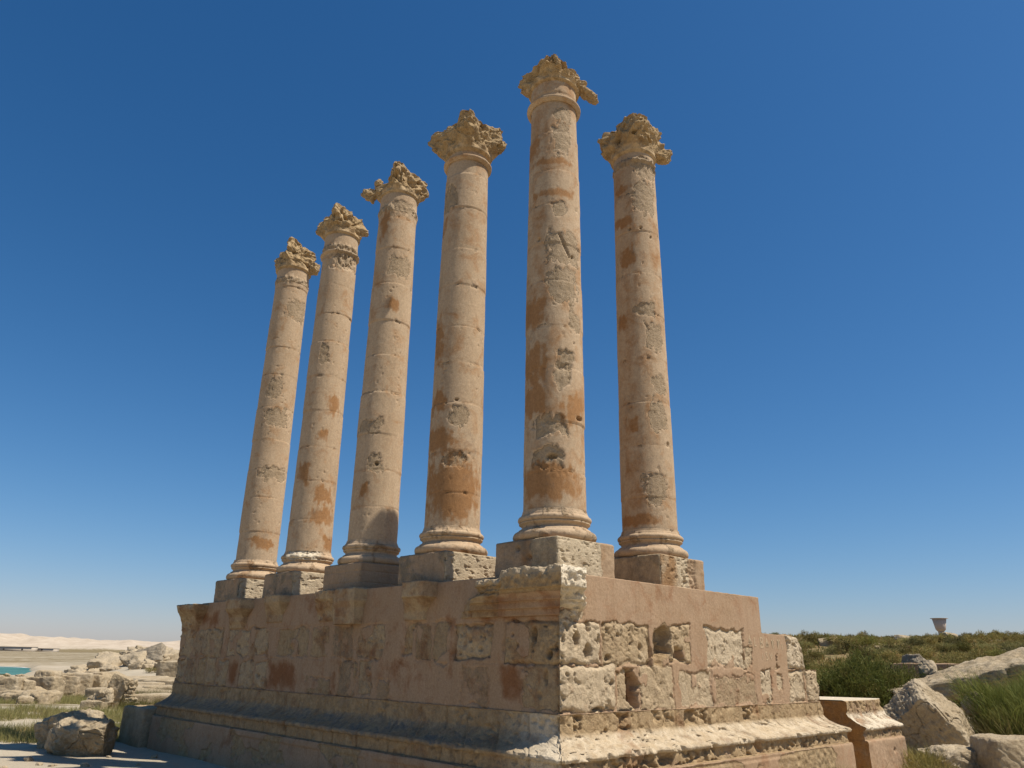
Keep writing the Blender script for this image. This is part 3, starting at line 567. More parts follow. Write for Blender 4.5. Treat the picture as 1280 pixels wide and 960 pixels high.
# capital: corner reach [near, right, far, left] and top heights
CAPS = {5: dict(c=(.62,.56,.62,.62), z=(8.90,8.72,8.8,8.80), bot=8.36, bell=.45, conc=.04, amp=.13),
        6: dict(c=(.70,.68,.68,.68), z=(8.94,8.84,8.85,8.82), bot=8.10, bell=.44, conc=.02, amp=.065),
        4: dict(c=(.76,.74,.76,.78), z=(8.90,8.86,8.85,8.82), bot=8.12, bell=.46, conc=.09, amp=.10),
        3: dict(c=(.56,.66,.62,.60), z=(9.04,8.84,8.8,8.70), bot=8.28, bell=.43, conc=.10, amp=.12),
        2: dict(c=(.58,.55,.58,.64), z=(9.04,8.84,8.8,8.80), bot=8.26, bell=.43, conc=.05, amp=.12),
        1: dict(c=(.52,.52,.54,.50), z=(9.12,8.90,8.9,8.84), bot=8.20, bell=.45, conc=.04, amp=.12)}
def make_capital(k, root, s_):
    C = CAPS[k]; n = 260; m = 180
    th = np.linspace(0, 2*np.pi, n, endpoint=False)[:, None]; v = np.linspace(0, 1, m)[None]
    ca = [-2.356, -.785, .785, 2.356]      # near, right, far, left
    zb = C['bot']
    # polygon through the four corners, sides slightly hollow
    cc = C['c']; zc = C['z']; reach = 0*th; ztp = 0*th
    for i in range(4):
        a0 = ca[i]; d = (th-a0) % (2*np.pi); inn = d < np.pi/2+1e-9
        c0, c1 = cc[i], cc[(i+1) % 4]
        rr_ = c0*c1/(c0*np.sin(d)+c1*np.cos(d)+1e-9)
        f_ = d/(np.pi/2); rr_ = rr_-C['conc']*np.sin(np.pi*f_)
        reach = np.where(inn, rr_, reach); ztp = np.where(inn, zc[i]*(1-f_)+zc[(i+1) % 4]*f_, ztp)
    side = np.minimum.reduce([np.abs(angd(th, a)) for a in ca])
    reach = np.minimum(reach, reach*(1-.10*sst(.12, .0, side)))      # blunt corners
    s = np.clip(v/.70, 0, 1); tt = np.clip((v-.70)/.30, 0, 1)
    low = .36+(C['bell']-.36)*sst(0,.10,s)
    cn = sst(.50,.05,side)   # the volutes hang low at the corners
    rad = low+(reach-C['bell'])*((1-cn)*(.25*sst(.08,.4,s)+.75*sst(.25,.72,s))+cn*sst(.05,.45,s))
    rad = rad+.06*sst(.30,.0,side)*sst(.2,.45,s)*sst(.85,.55,s)      # curling corner leaves
    rad = rad-.03*sst(.82,.95,s)
    z = zb+(ztp-zb)*s**.85
    rad = rad*(1-sst(0,1,tt)); z = z+.03*np.sin(np.pi*tt)-.06*tt
    X = np.cos(th)*rad; Y = np.sin(th)*rad; Z = z+0*rad
    f = 2.0; A = C['amp']*1.15*sst(0.02,.22,v)
    dx = fbm(X*f+s_, Y*f, Z*f, 5, .62); dy = fbm(X*f, Y*f+s_+20, Z*f, 5, .62); dz = fbm(X*f+40, Y*f, Z*f+s_, 5, .62)
    rg = ridged(X*3.3+s_, Y*3.3, Z*3.3, 2)
    og = (rg-.42)*.12*sst(.10,.35,v)
    out = np.clip((rad-C['bell']+.1)*4, .4, 1)
    leaf = np.cos(8*th+1.5*dx)*np.cos(9*(s-.1)+1.2*dy)*.042*sst(.1,.25,s)*sst(.8,.6,s); og = og+leaf
    X2 = X+A*dx*out+np.cos(th)*og; Y2 = Y+A*dy*out+np.sin(th)*og; Z2 = Z+A*.7*dz*out
    hol = sst(.36,.56,noise3(X*4.2+s_*3, Y*4.2, Z*4.2))*sst(.12,.3,v)*sst(.9,.75,v)
    X2 = X2-np.cos(th)*hol*.13; Y2 = Y2-np.sin(th)*hol*.13
    hol2 = sst(.34,.5,noise3(X*9+s_*3, Y*9, Z*9))*sst(.12,.3,v)
    X2 = X2-np.cos(th)*hol2*.05; Y2 = Y2-np.sin(th)*hol2*.05; Z2 = Z2-hol2*.03*sst(.65,.75,v)
    fine = fbm(X*14+s_, Y*14, Z*14, 3)*.02*sst(.05,.2,v); X2 = X2+np.cos(th)*fine; Y2 = Y2+np.sin(th)*fine; Z2 = Z2+fine
    rr = .35+.5*sst(.1,.3,v)+.3*dx; gg = .25*sst(0,.6,dy)+.3*sst(.5,.2,v)*sst(-.1,.4,dz); gy = .3*sst(.45,.8,v)+.3*dz
    link('capital', grid_mesh('capital', np.stack([X2, Y2, Z2], -1), mk(rr, gg, gy, .0*rr), wrap=True), M_cap, root)
    # broken volute stubs
    stubs = {5: [((.43,-.42,8.42),(.38,.24,.19),11,(.2,.75,-.8))],
             3: [((-.46,.46,8.50),(.14,.40,.30),13,(0,.1,.8)), ((-.34,.32,8.80),(.16,.14,.14),15,(0,0,0))],
             6: [((.44,-.42,8.34),(.32,.28,.24),18,(0,.2,-.8))],
             1: [((.36,-.38,8.45),(.24,.24,.30),20,(0,.1,-.7))]}
    for (loc, size, sd_, rot) in stubs.get(k, []):
        o = link('broken_volute', rock_mesh('volute', size, sd_+k, box=.25, rough=.05, cuts=5, n=26, fr=4.5), M_cap, root, loc=loc); o.rotation_euler = rot
for k in (5, 6, 4, 3, 2, 1): make_column(k)

# ------------------------------------------------------------------ terrain
FH = np.array([math.cos(YAW), math.sin(YAW)]); RH = np.array([math.sin(YAW), -math.cos(YAW)])
def pq(x, y):
    dx = x-CAM[0]; dy = y-CAM[1]; return dx*FH[0]+dy*FH[1], dx*RH[0]+dy*RH[1]
def wxy(p, q):
    return CAM[0]+p*FH[0]+q*RH[0], CAM[1]+p*FH[1]+q*RH[1]
def height(x, y):
    p, q = pq(x, y); dist = np.hypot(p, q)+1e-6; u = q/np.maximum(p, 5.)
    base = -3.0+.05*fbm(x*.25, y*.25, 0*x, 3)+.015*noise3(x*1.5, y*1.5, 0*x)
    # east: scrubby rise
    e = sst(-.25, .15, u)
    zr = np.interp(dist, [0, 24, 34, 60, 95, 130, 170, 400, 900, 7000], [-3, -3, -2.5, -1.3, .9, 2.85, 3.9, 5, 5, 0])+sst(45,120,dist)*(.55*fbm(x*.035, y*.035, 1+0*x, 4)+.12*fbm(x*.3,y*.3,0*x,2))
    # west: shore, plain, dunes
    zl = np.interp(dist, [0, 30, 60, 110, 150, 200, 260, 420, 560, 7000], [-3.0,-3.05,-3.3,-4.2,-4.8,-4.7,-4.2,-2.4,-1.3,-1])
    b = np.exp(-(((p-192)/36)**2))*sst(-.578,-.602,u+.008*noise3(x*.05,y*.05,0*x)); zl = zl-b*2.2
    dn = sst(620,760,dist)*sst(1500,900,dist); zl = zl+dn*(7.6+5.5*fbm(x*.015, y*.009, 2+0*x, 3)+2.6*ridged(x*.03,y*.02,0*x,4))
    # rubble rise behind the podium's left end
    mz = np.exp(-((p-92)/20)**2)*sst(-.58,-.44,u)*sst(-.1,-.3,u); zl = zl+mz*(3.1+.5*fbm(x*.15,y*.15,0*x,3))
    z = base+3.0+(zl*(1-e)+zr*e)
    # bank under the grass, left foreground
    z = z+.35*np.exp(-((p-25)/7)**2)*np.exp(-((q+16.5)/4.5)**2)
    return z
ang = np.concatenate([np.linspace(-180,-48,34)[:-1], np.linspace(-48,48,520), np.linspace(48,180,34)[1:-1]])
rad = np.concatenate([[.01,.6], 1.2*np.exp(np.linspace(0, math.log(7000/1.2), 520))])
A, Rr_ = np.meshgrid(np.radians(ang), rad, indexing='ij')
Pp = Rr_*np.cos(A); Qq = Rr_*np.sin(A); X, Y = wxy(Pp, Qq); Z = height(X, Y)
Uu = Qq/np.maximum(Pp, 5)
dist = Rr_
veg_r = sst(-.2,.2,Uu)*sst(24,40,dist)*(.75+.6*fbm(X*.06,Y*.06,0*X,4))
veg_l = sst(.2,-.2,Uu)*(sst(95,150,dist)*sst(680,640,dist)*(.55+.5*sst(560,610,dist)+.35*fbm(X*.02,Y*.05,3+0*X,4)))
veg_l = veg_l+sst(.2,-.2,Uu)*np.exp(-((Pp-26)/8)**2)*np.exp(-((Qq+17)/5)**2)*(.5+.8*fbm(X*.5,Y*.5,0*X,3))
MT = mk(sst(620,700,dist)*sst(.2,-.2,Uu), veg_r, veg_l, sst(-4.0,-4.6,Z)*sst(120,150,dist)*sst(320,250,dist))
mt, t, b = new_mat('ground'); geo = t.nodes.new('ShaderNodeNewGeometry'); pos = geo.outputs['Position']
at = N(t, 'ShaderNodeAttribute', attribute_name='wear'); sep = t.nodes.new('ShaderNodeSeparateColor'); t.links.new(at.outputs['Color'], sep.inputs[0])
n1 = noise_node(t, pos, .35, 8, .65); n2 = noise_node(t, pos, 4, 8, .7); n3 = noise_node(t, pos, 30, 5, .7); n4 = noise_node(t, pos, .12, 9, .7)
c = mixc(t, ramp(t, n1, .35, .7), (.46,.39,.28), (.38,.315,.22)); c = mixc(t, math_(t,'MULTIPLY',ramp(t, n3, .45, .7),.5), c, (.26,.205,.14))
c = mixc(t, math_(t,'MULTIPLY',ramp(t, n2, .55, .7),.6), c, (.5,.43,.32))
c = mixc(t, sep.outputs[0], c, mixc(t, ramp(t, n4, .35, .6), (.52,.43,.32), (.42,.335,.24)))
vg = mixc(t, ramp(t, n1, .35, .6), (.15,.13,.05), (.29,.18,.085)); vg = mixc(t, ramp(t, n2, .45, .7), vg, (.07,.075,.03))
f = ramp(t, math_(t,'ADD',sep.outputs[1], math_(t,'MULTIPLY',math_(t,'SUBTRACT',n2,.5),1.0)), .25,.55); c = mixc(t, f, c, vg)
f = ramp(t, math_(t,'ADD',sep.outputs[2], math_(t,'MULTIPLY',math_(t,'SUBTRACT',n1,.5),1.3)), .2,.7); c = mixc(t, f, c, mixc(t, n2, (.235,.175,.09), (.165,.13,.065)))
c = mixc(t, math_(t,'MULTIPLY',at.outputs['Alpha'],.6), c, (.48,.40,.29))
t.links.new(c, b.inputs['Base Color'])
bp = t.nodes.new('ShaderNodeBump'); bp.inputs['Strength'].default_value = .7; bp.inputs['Distance'].default_value = .05
t.links.new(math_(t,'ADD',n2,math_(t,'MULTIPLY',n3,.4)), bp.inputs['Height']); t.links.new(bp.outputs[0], b.inputs['Normal'])
tag(link('ground', grid_mesh('ground', np.stack([X, Y, Z], -1), MT, wrap=False, flip=False), mt), kind='structure')
def gz(x, y): return float(height(np.array([x], float), np.array([y], float))[0])

# water
mw, t, b = new_mat('sea_water'); b.inputs['Roughness'].default_value = .6; b.inputs['Specular IOR Level'].default_value = .05
geo = t.nodes.new('ShaderNodeNewGeometry'); nw = noise_node(t, geo.outputs['Position'], .6, 6, .6); nf = noise_node(t, geo.outputs['Position'], .09, 5, .6)
cw = mixc(t, ramp(t, nf, .35,.65), (.045,.13,.12), (.075,.18,.16)); t.links.new(cw, b.inputs['Base Color'])
bp = t.nodes.new('ShaderNodeBump'); bp.inputs['Strength'].default_value = .5; bp.inputs['Distance'].default_value = .3; t.links.new(nw, bp.inputs['Height']); t.links.new(bp.outputs[0], b.inputs['Normal'])
cs = [wxy(130,-60), wxy(130,-500), wxy(270,-700), wxy(270,-60)]
V = np.array([(x, y, -5.2) for x, y in cs]); tag(link('sea', raw_mesh('sea', V, np.array([[0,1,2,3]])), mw), kind='structure')
# surf line
mf, t, b = new_mat('surf_foam'); b.inputs['Base Color'].default_value = (.75,.77,.75,1)
pts = []
for q_, p_ in ((-136,216),(-131,215),(-127,213),(-123,209)): pts.append(wxy(p_, q_))
V = []
for i, (x, y) in enumerate(pts):
    for s in (-1, 1): V.append((x+s*FH[0]*1.0, y+s*FH[1]*1.0, -5.15))
tag(link('surf', raw_mesh('surf', np.array(V), np.array([[i*2,i*2+1,i*2+3,i*2+2] for i in range(3)])), mf), kind='structure')

# ------------------------------------------------------------------ second pedestal, beyond the stair gap
M_ped = stone_mat('pedestal_stone', (.36,.24,.135), (.40,.28,.17), (.43,.33,.195), (.36,.26,.15), (.50,.235,.06), (.2,.17,.13), stain=.2, streak=.3)
ped = empty('stair_pedestal', (8.8,1,-3)); tag(ped, 'low moulded stone pedestal right of the podium, across a gap, with an orange shaded side', 'pedestal')
T = np.linspace(0, 1.78, 130)[:, None]; o_, z_ = resample(prof[1:], .014); O = o_[None]+0*T; Z = z_[None]+0*T-.02
n1 = fbm(T*3+3, Z*3, O*3, 4); n2 = fbm(T*10+3, Z*10, O*10, 4)
inm = sst(-2.40,-2.36,Z)
h = .012*n1+.006*n2-.03*inm*sst(0,.4,n2)-.08*sst(1.45,1.78,T)*sst(-2.0,-1.8,Z)
for j in (.35,.95,1.25): h = h-.02*np.exp(-((T-j)/.012)**2)*inm
h = h-.07*np.exp(-((T-1.0)/.07)**2-((Z+2.25)/.035)**2)-.05*np.exp(-((T-1.2)/.05)**2-((Z+2.6)/.04)**2)
Xs = 8.03+T-.1*O+0*Z; Ys = -(O+h); Mq = mk(inm*(.6+.5*n1), .1+0*Z, 0*Z, inm*.8*sst(-1.9,-1.97,Z)*sst(-2.25,-2.18,Z))
P = np.stack([Xs, Ys, Z], -1)
topr = P[:, :1].copy(); topr[..., 1] = 2.6; topr[..., 2] = -1.74; topm = P[:, :1].copy(); topm[...,2] = -1.715+.02*n1[:, :1]; topm[...,1]=.05
P = np.concatenate([topr, topm, P], 1); Mq = np.concatenate([mk(1+0*T, 0, 0, .8), mk(1+0*T,0,0,.8), Mq], 1)
child('moulded_face', grid_mesh('ped_front', P, Mq), M_pod, ped)
# side face toward the gap
prf = np.stack([-(O+h)[0], Z[0]], -1); K = np.linspace(0, 1, 120)[:, None]
yy = prf[None, :, 0]*(1-K)+2.6*K; zz = prf[None, :, 1]+0*K
nn = fbm(yy*4, zz*4, 0*zz, 4); xx = 8.03-.1*O[0][None]*(1-K)-(.015*nn)*sst(0,.03,K)+.0*yy
xx = xx+.05*np.exp(-((yy-.25)/.04)**2-((zz+2.25)/.05)**2)+.05*np.exp(-((yy-.1)/.04)**2-((zz+2.9)/.04)**2)
child('side_face', grid_mesh('ped_side', np.stack([xx, yy, zz], -1), mk(.5+.3*nn, .85+.4*nn, 0*nn, 0*nn), flip=True), M_ped, ped)
V, F = box_mesh([(8.05,9.7,.03,2.58,-3.3,-1.76)]); child('core', raw_mesh('core', V, F, mk(np.full(8,.6))), M_pod, ped, smooth=False)

# ------------------------------------------------------------------ fallen stones, right
rock('boulder', (13.02,.16,-2.50), (1.75,1.3,1.28), 48, (R(36),R(34),R(-40)), 'huge tilted boulder leaning between the pedestal and the green reeds', box=.55, rough=.085, cuts=4, n=110, fr=1.6)
rock('stone_slab', (17.75,.45,-1.35), (4.6,1.5,.62), 43, (R(10),R(-14),R(-58)), 'long pale slab rising to the right behind the huge boulder', cat='slab', box=.6, rough=.10, cuts=4, n=80, fr=1.3)
rock('boulder', (14.8,-.25,-1.95), (.62,.6,.55), 47, (0,0,.4), 'small rounded stone wedged above the huge boulder beside the reeds', box=.1, rough=.05, n=40)
rock('stone_block', (10.55,-.95,-2.98), (1.05,.9,.85), 51, (R(4),R(3),R(-40)), 'small rough block at the foot of the huge boulder, left of the big square block', cat='block', box=.8, rough=.06, n=60, fr=2)
rock('stone_block', (10.85,-2.05,-2.88), (1.45,1.1,1.1), 52, (0,0,R(-45)), 'big square block with a flat pale top at the right edge, below the reeds', cat='block', box=.95, rough=.035, cuts=2, n=60, fr=2)
rock('stone_block', (9.6,-.1,-3.05), (.95,.55,.42), 53, (0,0,R(-20)), 'flat broken slab lying in front of the pedestal', cat='block', box=.8, rough=.04, n=40, fr=2)
rock('stone_block', (12.6,2.6,-2.55), (1.2,.7,.9), 54, (0,.2,R(-20)), 'pale block half hidden behind the pedestal, under the dark bush', cat='block', box=.7, rough=.06, n=40, fr=2)
rock('stone_block', (18.8,2.1,-1.35), (.5,.45,.9), 56, (0.1,.1,.5), 'small upright pale stone between the dark bush and the long slab', cat='block', box=.6, rough=.05, n=30, fr=2)
# far wall, a low plastered enclosure
fwall = link('low_wall', rock_mesh('low_wall', (6.4,.6,1.5), 61, box=1.2, rough=.03, cuts=0, n=60, fr=1.5, mask=lambda V: mk(.25+0*V[:,0], .15, .1, 0)), M_pod)
fwall.location = (31.2,4.4,-1.68); fwall.rotation_euler = (0,0,R(-72)); tag(fwall, 'low brown wall with a pale top edge behind the long slab', 'wall')
rock('boulder', (38.5,9.4,-1.1), (1.3,1.1,1.1), 63, (0,.3,.2), 'dark grey upright stone in the scrub above the low brown wall', box=.5, rough=.1, n=36, mask=lambda V: mk(1+0*V[:,0],0,.9,0))
for i, (px_, py_, D, s) in enumerate([(1172,829,40,.8),(1194,828,42,.7),(1240,818,60,1.2),(1037,804,95,1.6),(1098,806,90,1.2),(1175,817,62,.7),(1225,816,66,.9),(1128,800,115,1.3),(1190,799,120,1.6)]):
    u = (px_-640)/FPX; v = (py_-480)/FPX; d = fw+rt*u-up*v; hh = math.hypot(d.x, d.y); q = Vector(CAM)+d*(D/hh)
    zg = gz(q.x, q.y)
    rock('stone_block', (q.x, q.y, zg+s*.18), (s*1.4, s, s*.7), 70+i, (0,.1,i*.7), 'pale stone poking out of the hillside scrub', cat='block', group='pale stones in the hillside scrub', box=.5, rough=.09, n=16, fr=1.6)

# ------------------------------------------------------------------ fallen stones, left
rock('boulder', (-1.86,11.6,-2.72), (1.25,1.0,.78), 81, (R(-6),R(4),R(-44)), 'big flat-bottomed boulder with a sunlit top in the left foreground', box=.45, rough=.08, cuts=7, n=90, fr=1.7)
rock('boulder', (-1.75,12.75,-2.65), (1.25,.8,.6), 82, (R(5),R(-14),R(-40)), 'pitted slab just behind the left foreground boulder', box=.5, rough=.10, cuts=5, n=60, fr=2.2)
rock('stone_block', (-.02,12.75,-2.72), (.95,1.3,.95), 83, (0,0,0), 'low square block against the far left foot of the podium', cat='block', box=1.2, rough=.02, cuts=0, n=40, fr=2, mat=M_pod)
rock('stone_block', (2.25,22.4,-2.45), (.62,.35,1.3), 84, (R(4),R(20),R(-42)), 'leaning upright slab with a pointed top, left of the podium', cat='block', box=1.1, rough=.03, cuts=3, n=50, fr=2)
rock('stone_block', (2.62,22.15,-2.55), (.45,.45,1.0), 85, (0,R(-6),.4), 'eroded pale stone right against the leaning slab', cat='block', box=.4, rough=.12, cuts=6, n=50, fr=2.5)
rock('boulder', (1.85,22.5,-2.5), (.8,.55,.5), 86, (R(15),R(-10),R(-40)), 'rounded stone propped on the left of the leaning slab', box=.3, rough=.07, cuts=5, n=50, fr=2)
rock('stone_block', (1.45,21.7,-2.78), (.7,.45,.42), 87, (0,0,R(-46)), 'small square block at the foot of the leaning slab', cat='block', box=1, rough=.03, cuts=2, n=40, fr=2)
def pxpt(px_, py_, D):
    u = (px_-640)/FPX; v = (py_-480)/FPX; d = fw+rt*u-up*v; hh = math.hypot(d.x, d.y); return Vector(CAM)+d*(D/hh)
# ruined wall: row of separate blocks
wl = [(4,1.0,.9),(20,.9,.8),(34,1.1,.55),(52,1.3,.9),(57,.6,1.15),(72,1.2,1.0),(88,1.3,1.05),(104,1.3,1.0),(118,.9,.9),(127,.9,1.1),(137,.7,.9)]
descr = ['the leftmost','second from the left','low and cracked, third from the left','fourth from the left','upright and narrow, fifth from the left','sixth from the left','seventh from the left','broad, eighth from the left','ninth from the left','tenth, second from the right end','at the right end']
for i, (px_, wd, ht) in enumerate(wl):
    D = 42+px_*.03; q = pxpt(px_, 860, D); zg = gz(q.x, q.y)
    rock('stone_block', (q.x, q.y, zg+ht*.45), (wd*1.45, .8, ht*1.2), 90+i, (random.uniform(-.06,.06),random.uniform(-.06,.06),R(-44)+random.uniform(-.25,.25)), 'block of the ruined wall above the grass, '+descr[i], cat='block', group='blocks of the ruined wall', box=.9, rough=.06, cuts=3, n=30, fr=1.5)
rs = np.random.RandomState(5)
# flat paving slabs and tumble between wall and mound
for i in range(26):
    px_ = rs.uniform(150, 232); D = rs.uniform(34, 66); q = pxpt(px_, 860, D); s = rs.uniform(.7, 1.5); zg = gz(q.x, q.y)
    rock('stone_slab', (q.x, q.y, zg+.14), (s*2.0, s*1.2, .4+.4*rs.rand()), 120+i, (0,0,rs.uniform(-.9,-.6)), 'flat pale paving slab beyond the far left end of the podium', cat='slab', group='flat paving slabs', box=1., rough=.05, cuts=3, n=18, fr=1.5)
for i in range(14):
    px_ = rs.uniform(2, 150); D = rs.uniform(48, 60); q = pxpt(px_, 860, D); s = rs.uniform(.8, 1.8); zg = gz(q.x, q.y)
    rock('stone_slab', (q.x, q.y, zg+.12), (s*2.2, s*1.1, .35+.3*rs.rand()), 160+i, (0,0,rs.uniform(-.9,-.6)), 'flat pale slab lying just behind the ruined wall', cat='slab', group='slabs behind the ruined wall', box=.9, rough=.05, cuts=3, n=18, fr=1.5)
for i in range(10):
    px_ = rs.uniform(5, 75); D = rs.uniform(34, 40); q = pxpt(px_, 870, D); s = rs.uniform(.3, .8); zg = gz(q.x, q.y)
    rock('rubble_stone', (q.x, q.y, zg+s*.2), (s*1.3, s, s*.8), 190+i, (0,0,rs.rand()*3), 'small stone fallen at the foot of the ruined wall', cat='stone', group='stones at the foot of the ruined wall', box=.5, rough=.08, cuts=4, n=16, fr=2)
protos = [rock_mesh('rubble', (1.2,1.0,.7), 300+i, box=.5, rough=.12, cuts=6, n=14, fr=1.8, mask=lambda V: mk(1+0*V[:,0],0,.35,.15)) for i in range(7)]
for me in protos: me.materials.append(M_rock); me.polygons.foreach_set('use_smooth', np.ones(len(me.polygons), dtype=bool))
for i in range(150):
    D = rs.uniform(74, 112); uu = rs.uniform(-.55, -.40)
    if uu < -.52+.0012*(D-74)*rs.rand(): continue
    x, y = wxy(D*.98, D*uu); zg = gz(x, y); s = rs.choice([.6,.8,1.1,1.6,2.4], p=[.3,.3,.2,.15,.05])
    o = bpy.data.objects.new('rubble_stone', protos[i % 7]); col.objects.link(o); o.location = (x, y, zg+s*.1); o.scale = (s,s*1.1,s*.9); o.rotation_euler = (rs.uniform(-.3,.3),rs.uniform(-.3,.3),rs.rand()*6)
    tag(o, 'grey rubble stone on the mound behind the far left end of the podium', 'stone', 'rubble on the mound')
for i in range(40):
    D = rs.uniform(66, 130); uu = rs.uniform(-.66, -.5); x, y = wxy(D, D*uu); zg = gz(x, y); s = rs.uniform(.5,1.1)
    o = bpy.data.objects.new('rubble_stone', protos[i % 7]); col.objects.link(o); o.location = (x, y, zg+s*.1); o.scale = (s*1.4,s*1.1,s*.8); o.rotation_euler = (0,0,rs.rand()*6)
    tag(o, 'scattered stone on the flat shore behind the ruined wall', 'stone', 'stones scattered along the shore')
q = pxpt(178, 838, 84); rock('stone_slab', (q.x, q.y, gz(q.x,q.y)+.4), (3.6,.8,1.9), 310, (R(-38),R(-20),R(-50)), 'large tilted grey slab on the rubble mound', cat='slab', box=.9, rough=.15, cuts=3, n=30, fr=.8, mask=lambda V: mk(1+0*V[:,0],0,.8,0))
q = pxpt(212, 838, 70); rock('stone_block', (q.x, q.y, gz(q.x,q.y)+.6), (2.0,1.2,1.5), 311, (0,0,R(-48)), 'squared orange-sided block at the foot of the rubble mound', cat='block', box=1.2, rough=.05, cuts=1, n=30, fr=1.5)

# small stones scattered on the sand near the left foreground
for i in range(26):
    x = rs.uniform(-4.5,-.9); y = rs.uniform(9.0,17); s = rs.uniform(.04,.13)
    o = bpy.data.objects.new('pebble', protos[i % 7]); col.objects.link(o); o.location = (x,y,gz(x,y)+s*.15); o.scale = (s,s,s); o.rotation_euler = (0,0,rs.rand()*6)
    tag(o, 'small loose stone on the sand beside the left foreground boulders', 'stone', 'loose stones on the sand')

# ------------------------------------------------------------------ far structures
mconc, t, b = new_mat('concrete'); geo = t.nodes.new('ShaderNodeNewGeometry'); nn_ = noise_node(t, geo.outputs['Position'], .6, 5)
t.links.new(mixc(t, nn_, (.46,.38,.31), (.54,.45,.37)), b.inputs['Base Color'])
q = pxpt(1177, 793, 500); tw = empty('water_tower', (q.x, q.y, gz(q.x,q.y))); tag(tw, 'funnel shaped brown water tower on the right horizon', 'water tower')
zb = q.z-tw.location.z
def lathe(name, pr, mat, parent, n=24):
    th = np.linspace(0,2*np.pi,n,endpoint=False)[:,None]; r_ = np.array([a for a,_ in pr])[None]; z_ = np.array([b for _,b in pr])[None]
    return link(name, grid_mesh(name, np.stack([np.cos(th)*r_, np.sin(th)*r_, z_+0*th], -1), wrap=True), mat, parent, smooth=False)
lathe('stem', [(0,-8),(1.7,-8),(1.5,zb+1.4),(0,zb+1.4)], mconc, tw)
lathe('tank', [(0,zb+1.3),(1.6,zb+1.5),(2.5,zb+2.5),(3.6,zb+8.3),(0,zb+8.3)], mconc, tw)
lathe('roof_rim', [(0,zb+8.31),(4.5,zb+8.31),(4.5,zb+8.5),(0,zb+8.6)], mconc, tw)
mwh, t, b = new_mat('pale_plaster'); b.inputs['Base Color'].default_value = (.47,.40,.31,1)
mdk, t, b = new_mat('dark_opening'); b.inputs['Base Color'].default_value = (.05,.045,.04,1)
def low_building(px_, py_, D, L, H, label, nwin):
    q = pxpt(px_, py_, D); zg = gz(q.x, q.y); e = empty('low_building', (q.x, q.y, zg)); e.rotation_euler = (0,0,R(-44)); tag(e, label, 'building')
    V, F = box_mesh([(-L/2,L/2,-3,3,-1,H)]); link('wall', raw_mesh('w', V, F), mwh, e, smooth=False)
    V, F = box_mesh([(-L/2-.2,L/2+.2,-3.2,3.2,H,H+.15)]); link('roof', raw_mesh('r', V, F), mwh, e, smooth=False)
    for i in range(nwin):
        x = -L/2+(i+.5)*L/nwin; V, F = box_mesh([(x-.5,x+.5,-3.05,-2.9,.7,1.5)]); link('window', raw_mesh('wi', V, F), mdk, e, smooth=False)
low_building(20, 812, 560, 22, 2.4, 'low pale building at the far left on the plain below the dunes', 2)
low_building(56, 812, 560, 14, 1.8, 'smaller pale hut on the plain, right of the long low building', 1)

# ------------------------------------------------------------------ vegetation
def leaf_mat(name, c1, c2, c3):
    m, t, b = new_mat(name); geo = t.nodes.new('ShaderNodeNewGeometry'); n = noise_node(t, geo.outputs['Position'], 2.2, 4); oi = t.nodes.new('ShaderNodeObjectInfo')
    at = N(t, 'ShaderNodeAttribute', attribute_name='wear'); sep = t.nodes.new('ShaderNodeSeparateColor'); t.links.new(at.outputs['Color'], sep.inputs[0])
    c = mixc(t, sep.outputs[0], c1, c2); c = mixc(t, math_(t,'MULTIPLY',ramp(t,n,.45,.7),sep.outputs[1]), c, c3)
    hs = t.nodes.new('ShaderNodeHueSaturation'); t.links.new(c, hs.inputs['Color']); v = math_(t,'ADD',math_(t,'MULTIPLY',oi.outputs['Random'],.9),.55); t.links.new(v, hs.inputs['Value'])
    t.links.new(hs.outputs[0], b.inputs['Base Color']); b.inputs['Roughness'].default_value = .7
    tr = t.nodes.new('ShaderNodeBsdfTranslucent'); t.links.new(hs.outputs[0], tr.inputs[0]); mx = t.nodes.new('ShaderNodeMixShader'); mx.inputs[0].default_value = .3
    out = t.nodes['Material Output']; t.links.new(b.outputs[0], mx.inputs[1]); t.links.new(tr.outputs[0], mx.inputs[2]); t.links.new(mx.outputs[0], out.inputs[0])
    return m
M_green = leaf_mat('green_foliage', (.13,.13,.028), (.21,.19,.05), (.25,.14,.06))
M_reed = leaf_mat('reed_foliage', (.15,.18,.035), (.25,.25,.065), (.32,.175,.075))
M_scrub = leaf_mat('scrub_foliage', (.16,.14,.038), (.26,.21,.07), (.33,.18,.08))
M_dry = leaf_mat('dry_grass', (.17,.165,.05), (.26,.225,.09), (.33,.23,.11))
def blades(base, direc, length, width, rs, bend=.3, seg=2):
    """ribbons: base (n,3), direc unit (n,3)"""
    n = len(base); side = np.cross(direc, rs.normal(size=(n,3))); side /= np.linalg.norm(side,axis=1)[:,None]+1e-9
    drift = rs.normal(size=(n,3))*bend; drift[:,2] -= bend*.3
    V = []; 
    L = length[:,None]; Wd = width[:,None]
    rows = []
    for k in range(seg+1):
        f = k/seg; c = base+direc*L*f+drift*L*f*f; wv = Wd*(1-f)**.7*.5
        rows.append(c-side*wv); rows.append(c+side*wv)
    V = np.stack(rows, 1).reshape(-1,3); st = (seg+1)*2; b = np.arange(n)[:,None]*st
    F = np.concatenate([b+np.array([[2*k,2*k+1,2*k+3,2*k+2]]) for k in range(seg)])
    return V, F, st
